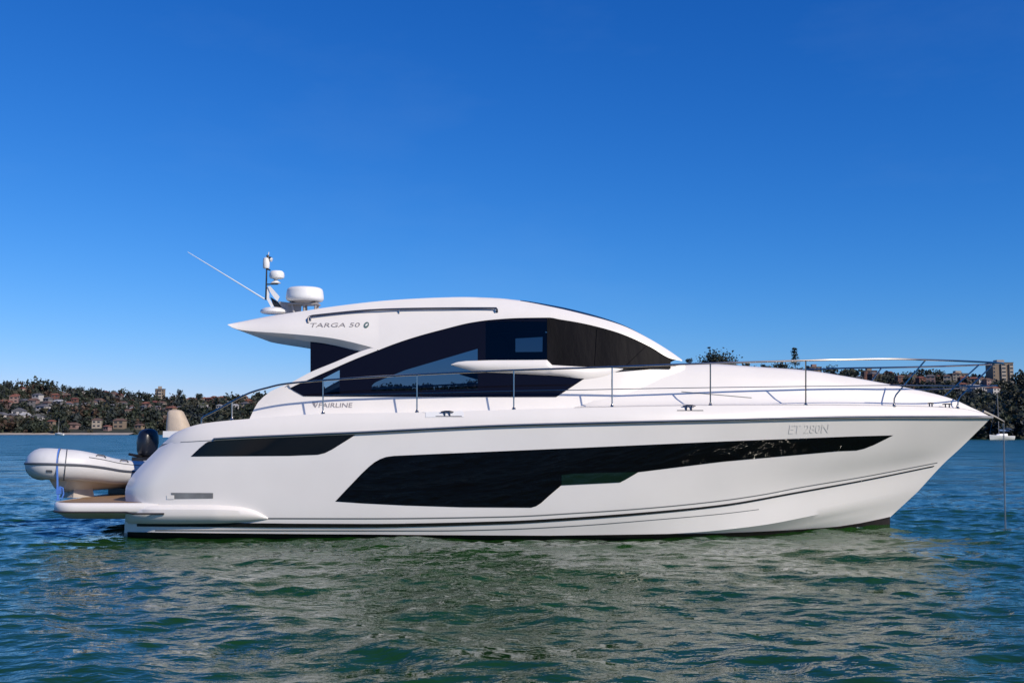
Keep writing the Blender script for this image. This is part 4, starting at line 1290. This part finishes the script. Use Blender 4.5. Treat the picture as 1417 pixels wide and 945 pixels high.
for i in (22, 28, 61, 67):
    o_, t = outward(i)
    c_ = pp[i] + (o_*.60 + Vector((0, 0, .80)))*(rr[i] + .012)
    MB().tube([c_ - t*.09 - Vector((0, 0, .012)), c_ - t*.06 + Vector((0, 0, .022)), c_ + t*.06 + Vector((0, 0, .022)), c_ + t*.09 - Vector((0, 0, .012))], .012, 6).build('grab_handle', M['tube_band'], tube)
for i in (at_px(72), 89 - at_px(72)):
    o_, t = outward(i)
    up_ = Vector((0, 0, 1))
    q_ = [pp[i] + (o_*math.cos(a) + up_*math.sin(a))*(rr[i] + .005) for a in (-.50, -.42, -.34)]
    MB().grid([[q - t*.05 for q in q_], [q + t*.05 for q in q_]]).build('patch', M['tube_band'], tube)
# rigid v hull
rows = []
for u, w, zk, zs in ((-.02,.40,.12,.34),(.3,.40,.11,.34),(.8,.40,.10,.36),(1.2,.38,.09,.42),(1.5,.34,.09,.46),(1.70,.25,.12,.50),(1.82,.12,.22,.53),(1.95,.03,.40,.56)):
    rows.append([(u, -w, zs), (u, -w*.95, zs*.5 + zk*.5 + .03), (u, -w*.45, zk + .05), (u, 0, zk), (u, w*.45, zk + .05), (u, w*.95, zs*.5 + zk*.5 + .03), (u, w, zs)])
th = MB().grid(rows)
th.add(rows[0], [tuple(range(7))])
th.build('hull', M['tender_hull'], tender, origin=(0,0,0), angle=25)
MB().box((-.05, -.42, .15), (.0, .42, .60)).build('transom', M['white_plastic'], tender, origin=(0,0,0), smooth=False)
MB().box((.55, -.36, .34), (.95, .36, .58)).build('seat', M['grey_plastic'], tender, origin=(0,0,0), smooth=False)
# outboard
cw = []
cc_ = Vector((-.22, 0, 0.93))
for zz, w, d_ in ((-.27, .09, .11), (-.24, .125, .155), (-.15, .15, .185), (.0, .16, .20), (.12, .152, .19), (.20, .13, .155), (.245, .085, .095), (.255, .02, .02)):
    cw.append([cc_ + Vector((d_*math.copysign(abs(math.cos(a))**.75, math.cos(a)) - zz*.05, w*math.copysign(abs(math.sin(a))**.75, math.sin(a)), zz)) for a in np.linspace(0, 2*math.pi, 29)])
ob = MB().grid(cw).add(cw[0][:-1], [tuple(range(28))]).build('outboard_motor', M['engine'], tender, origin=(0,0,0), weld=True, angle=60)
MB().box((-.31, -.07, .05), (-.13, .07, .68)).box((-.16, -.14, .45), (.02, .14, .66)).build('motor_leg', M['black_plastic'], ob, origin=(0,0,0), smooth=False)
MB().tube([(-.12, .0, .66), (.25, .05, .72)], .025, 8).build('tiller', M['black_plastic'], ob, origin=(0,0,0))
MB().tube([(-.36, 0, .08), (-.1, 0, .08)], [.05, .035], 8).build('gearcase', M['black_plastic'], ob, origin=(0,0,0))
lm = Matrix.Translation((org.x, org.y, zt + .02)) @ Matrix.Rotation(rz, 4, 'Z')
# white chock, with the dinghy's shade put into its beige-grey colour
k0 = lm @ Vector((1.32, 0, 0))
chk = MB()
chk.add([Vector((-.22,-.17,0)),Vector((.22,-.17,0)),Vector((.22,.17,0)),Vector((-.22,.17,0)),Vector((-.19,-.15,.16)),Vector((.19,-.15,.16)),Vector((.19,.15,.16)),Vector((-.19,.15,.16)),Vector((-.19,0,.085)),Vector((.19,0,.085))],
        [(0,3,2,1),(0,1,5,4),(2,3,7,6),(1,2,6,9,5),(3,0,4,8,7),(4,5,9,8),(8,9,6,7)])
chk.xform(Matrix.Translation(k0) @ Matrix.Rotation(rz, 4, 'Z')).build('dinghy_chock', mat('shade_toned_chock', (0.45, 0.41, 0.37), 0.6, var=0.1), platform, smooth=False)
chk2 = MB().box((-.1, -.3, 0), (.1, .3, .11)).xform(Matrix.Translation(lm @ Vector((.3, 0, 0))) @ Matrix.Rotation(rz, 4, 'Z'))
chk2.build('dinghy_chock', M['black_plastic'], platform, smooth=False)
# lettering smear on the tube is a plain grey mark
# strap over the bow down to the platform
i = 38
o_, t = outward(i)
cands = []
for k in (31, 32, 33, 34, 35, 36, 37, 38, 52, 53, 54, 55, 56, 57):
    w_ = lm @ pp[k]; cands.append((k, CX + F_PX*w_.x/w_.y))
ks = min(cands, key=lambda c: abs(c[1] - 84))[0]
o_, t = outward(ks)
ro = rr[ks] + .008
sp_ = []
for a in np.linspace(120, -8, 14):
    sp_.append(lm @ (pp[ks] + (o_*math.cos(R(a)) + Vector((0, 0, 1))*math.sin(R(a)))*ro))
end = sp_[-1].copy(); foot = Vector((end.x + .02, end.y + .03, zt + .02))
sp_ += [end.lerp(foot, q) for q in (.3, .6, .8, 1.0)]
strap = MB()
wdt = (lm.to_3x3() @ t).normalized()*.015
strap.grid([[p - wdt for p in sp_], [p + wdt for p in sp_]])
strap.box(foot + Vector((-.03, -.012, .10)), foot + Vector((.05, .012, .22)))
strap.box(foot + Vector((-.03, -.03, -.002)), foot + Vector((.03, .03, .02)))
strap.tube([foot + Vector((.06, 0, .02)), foot + Vector((.09, 0, .10)), foot + Vector((.075, 0, .2)), foot + Vector((.02, 0, .22))], .012, 5)
tag(strap.build('tie_down_strap', M['blue_strap'], None, origin=foot), 'blue ratchet strap holding the dinghy bow down to the platform', 'strap')
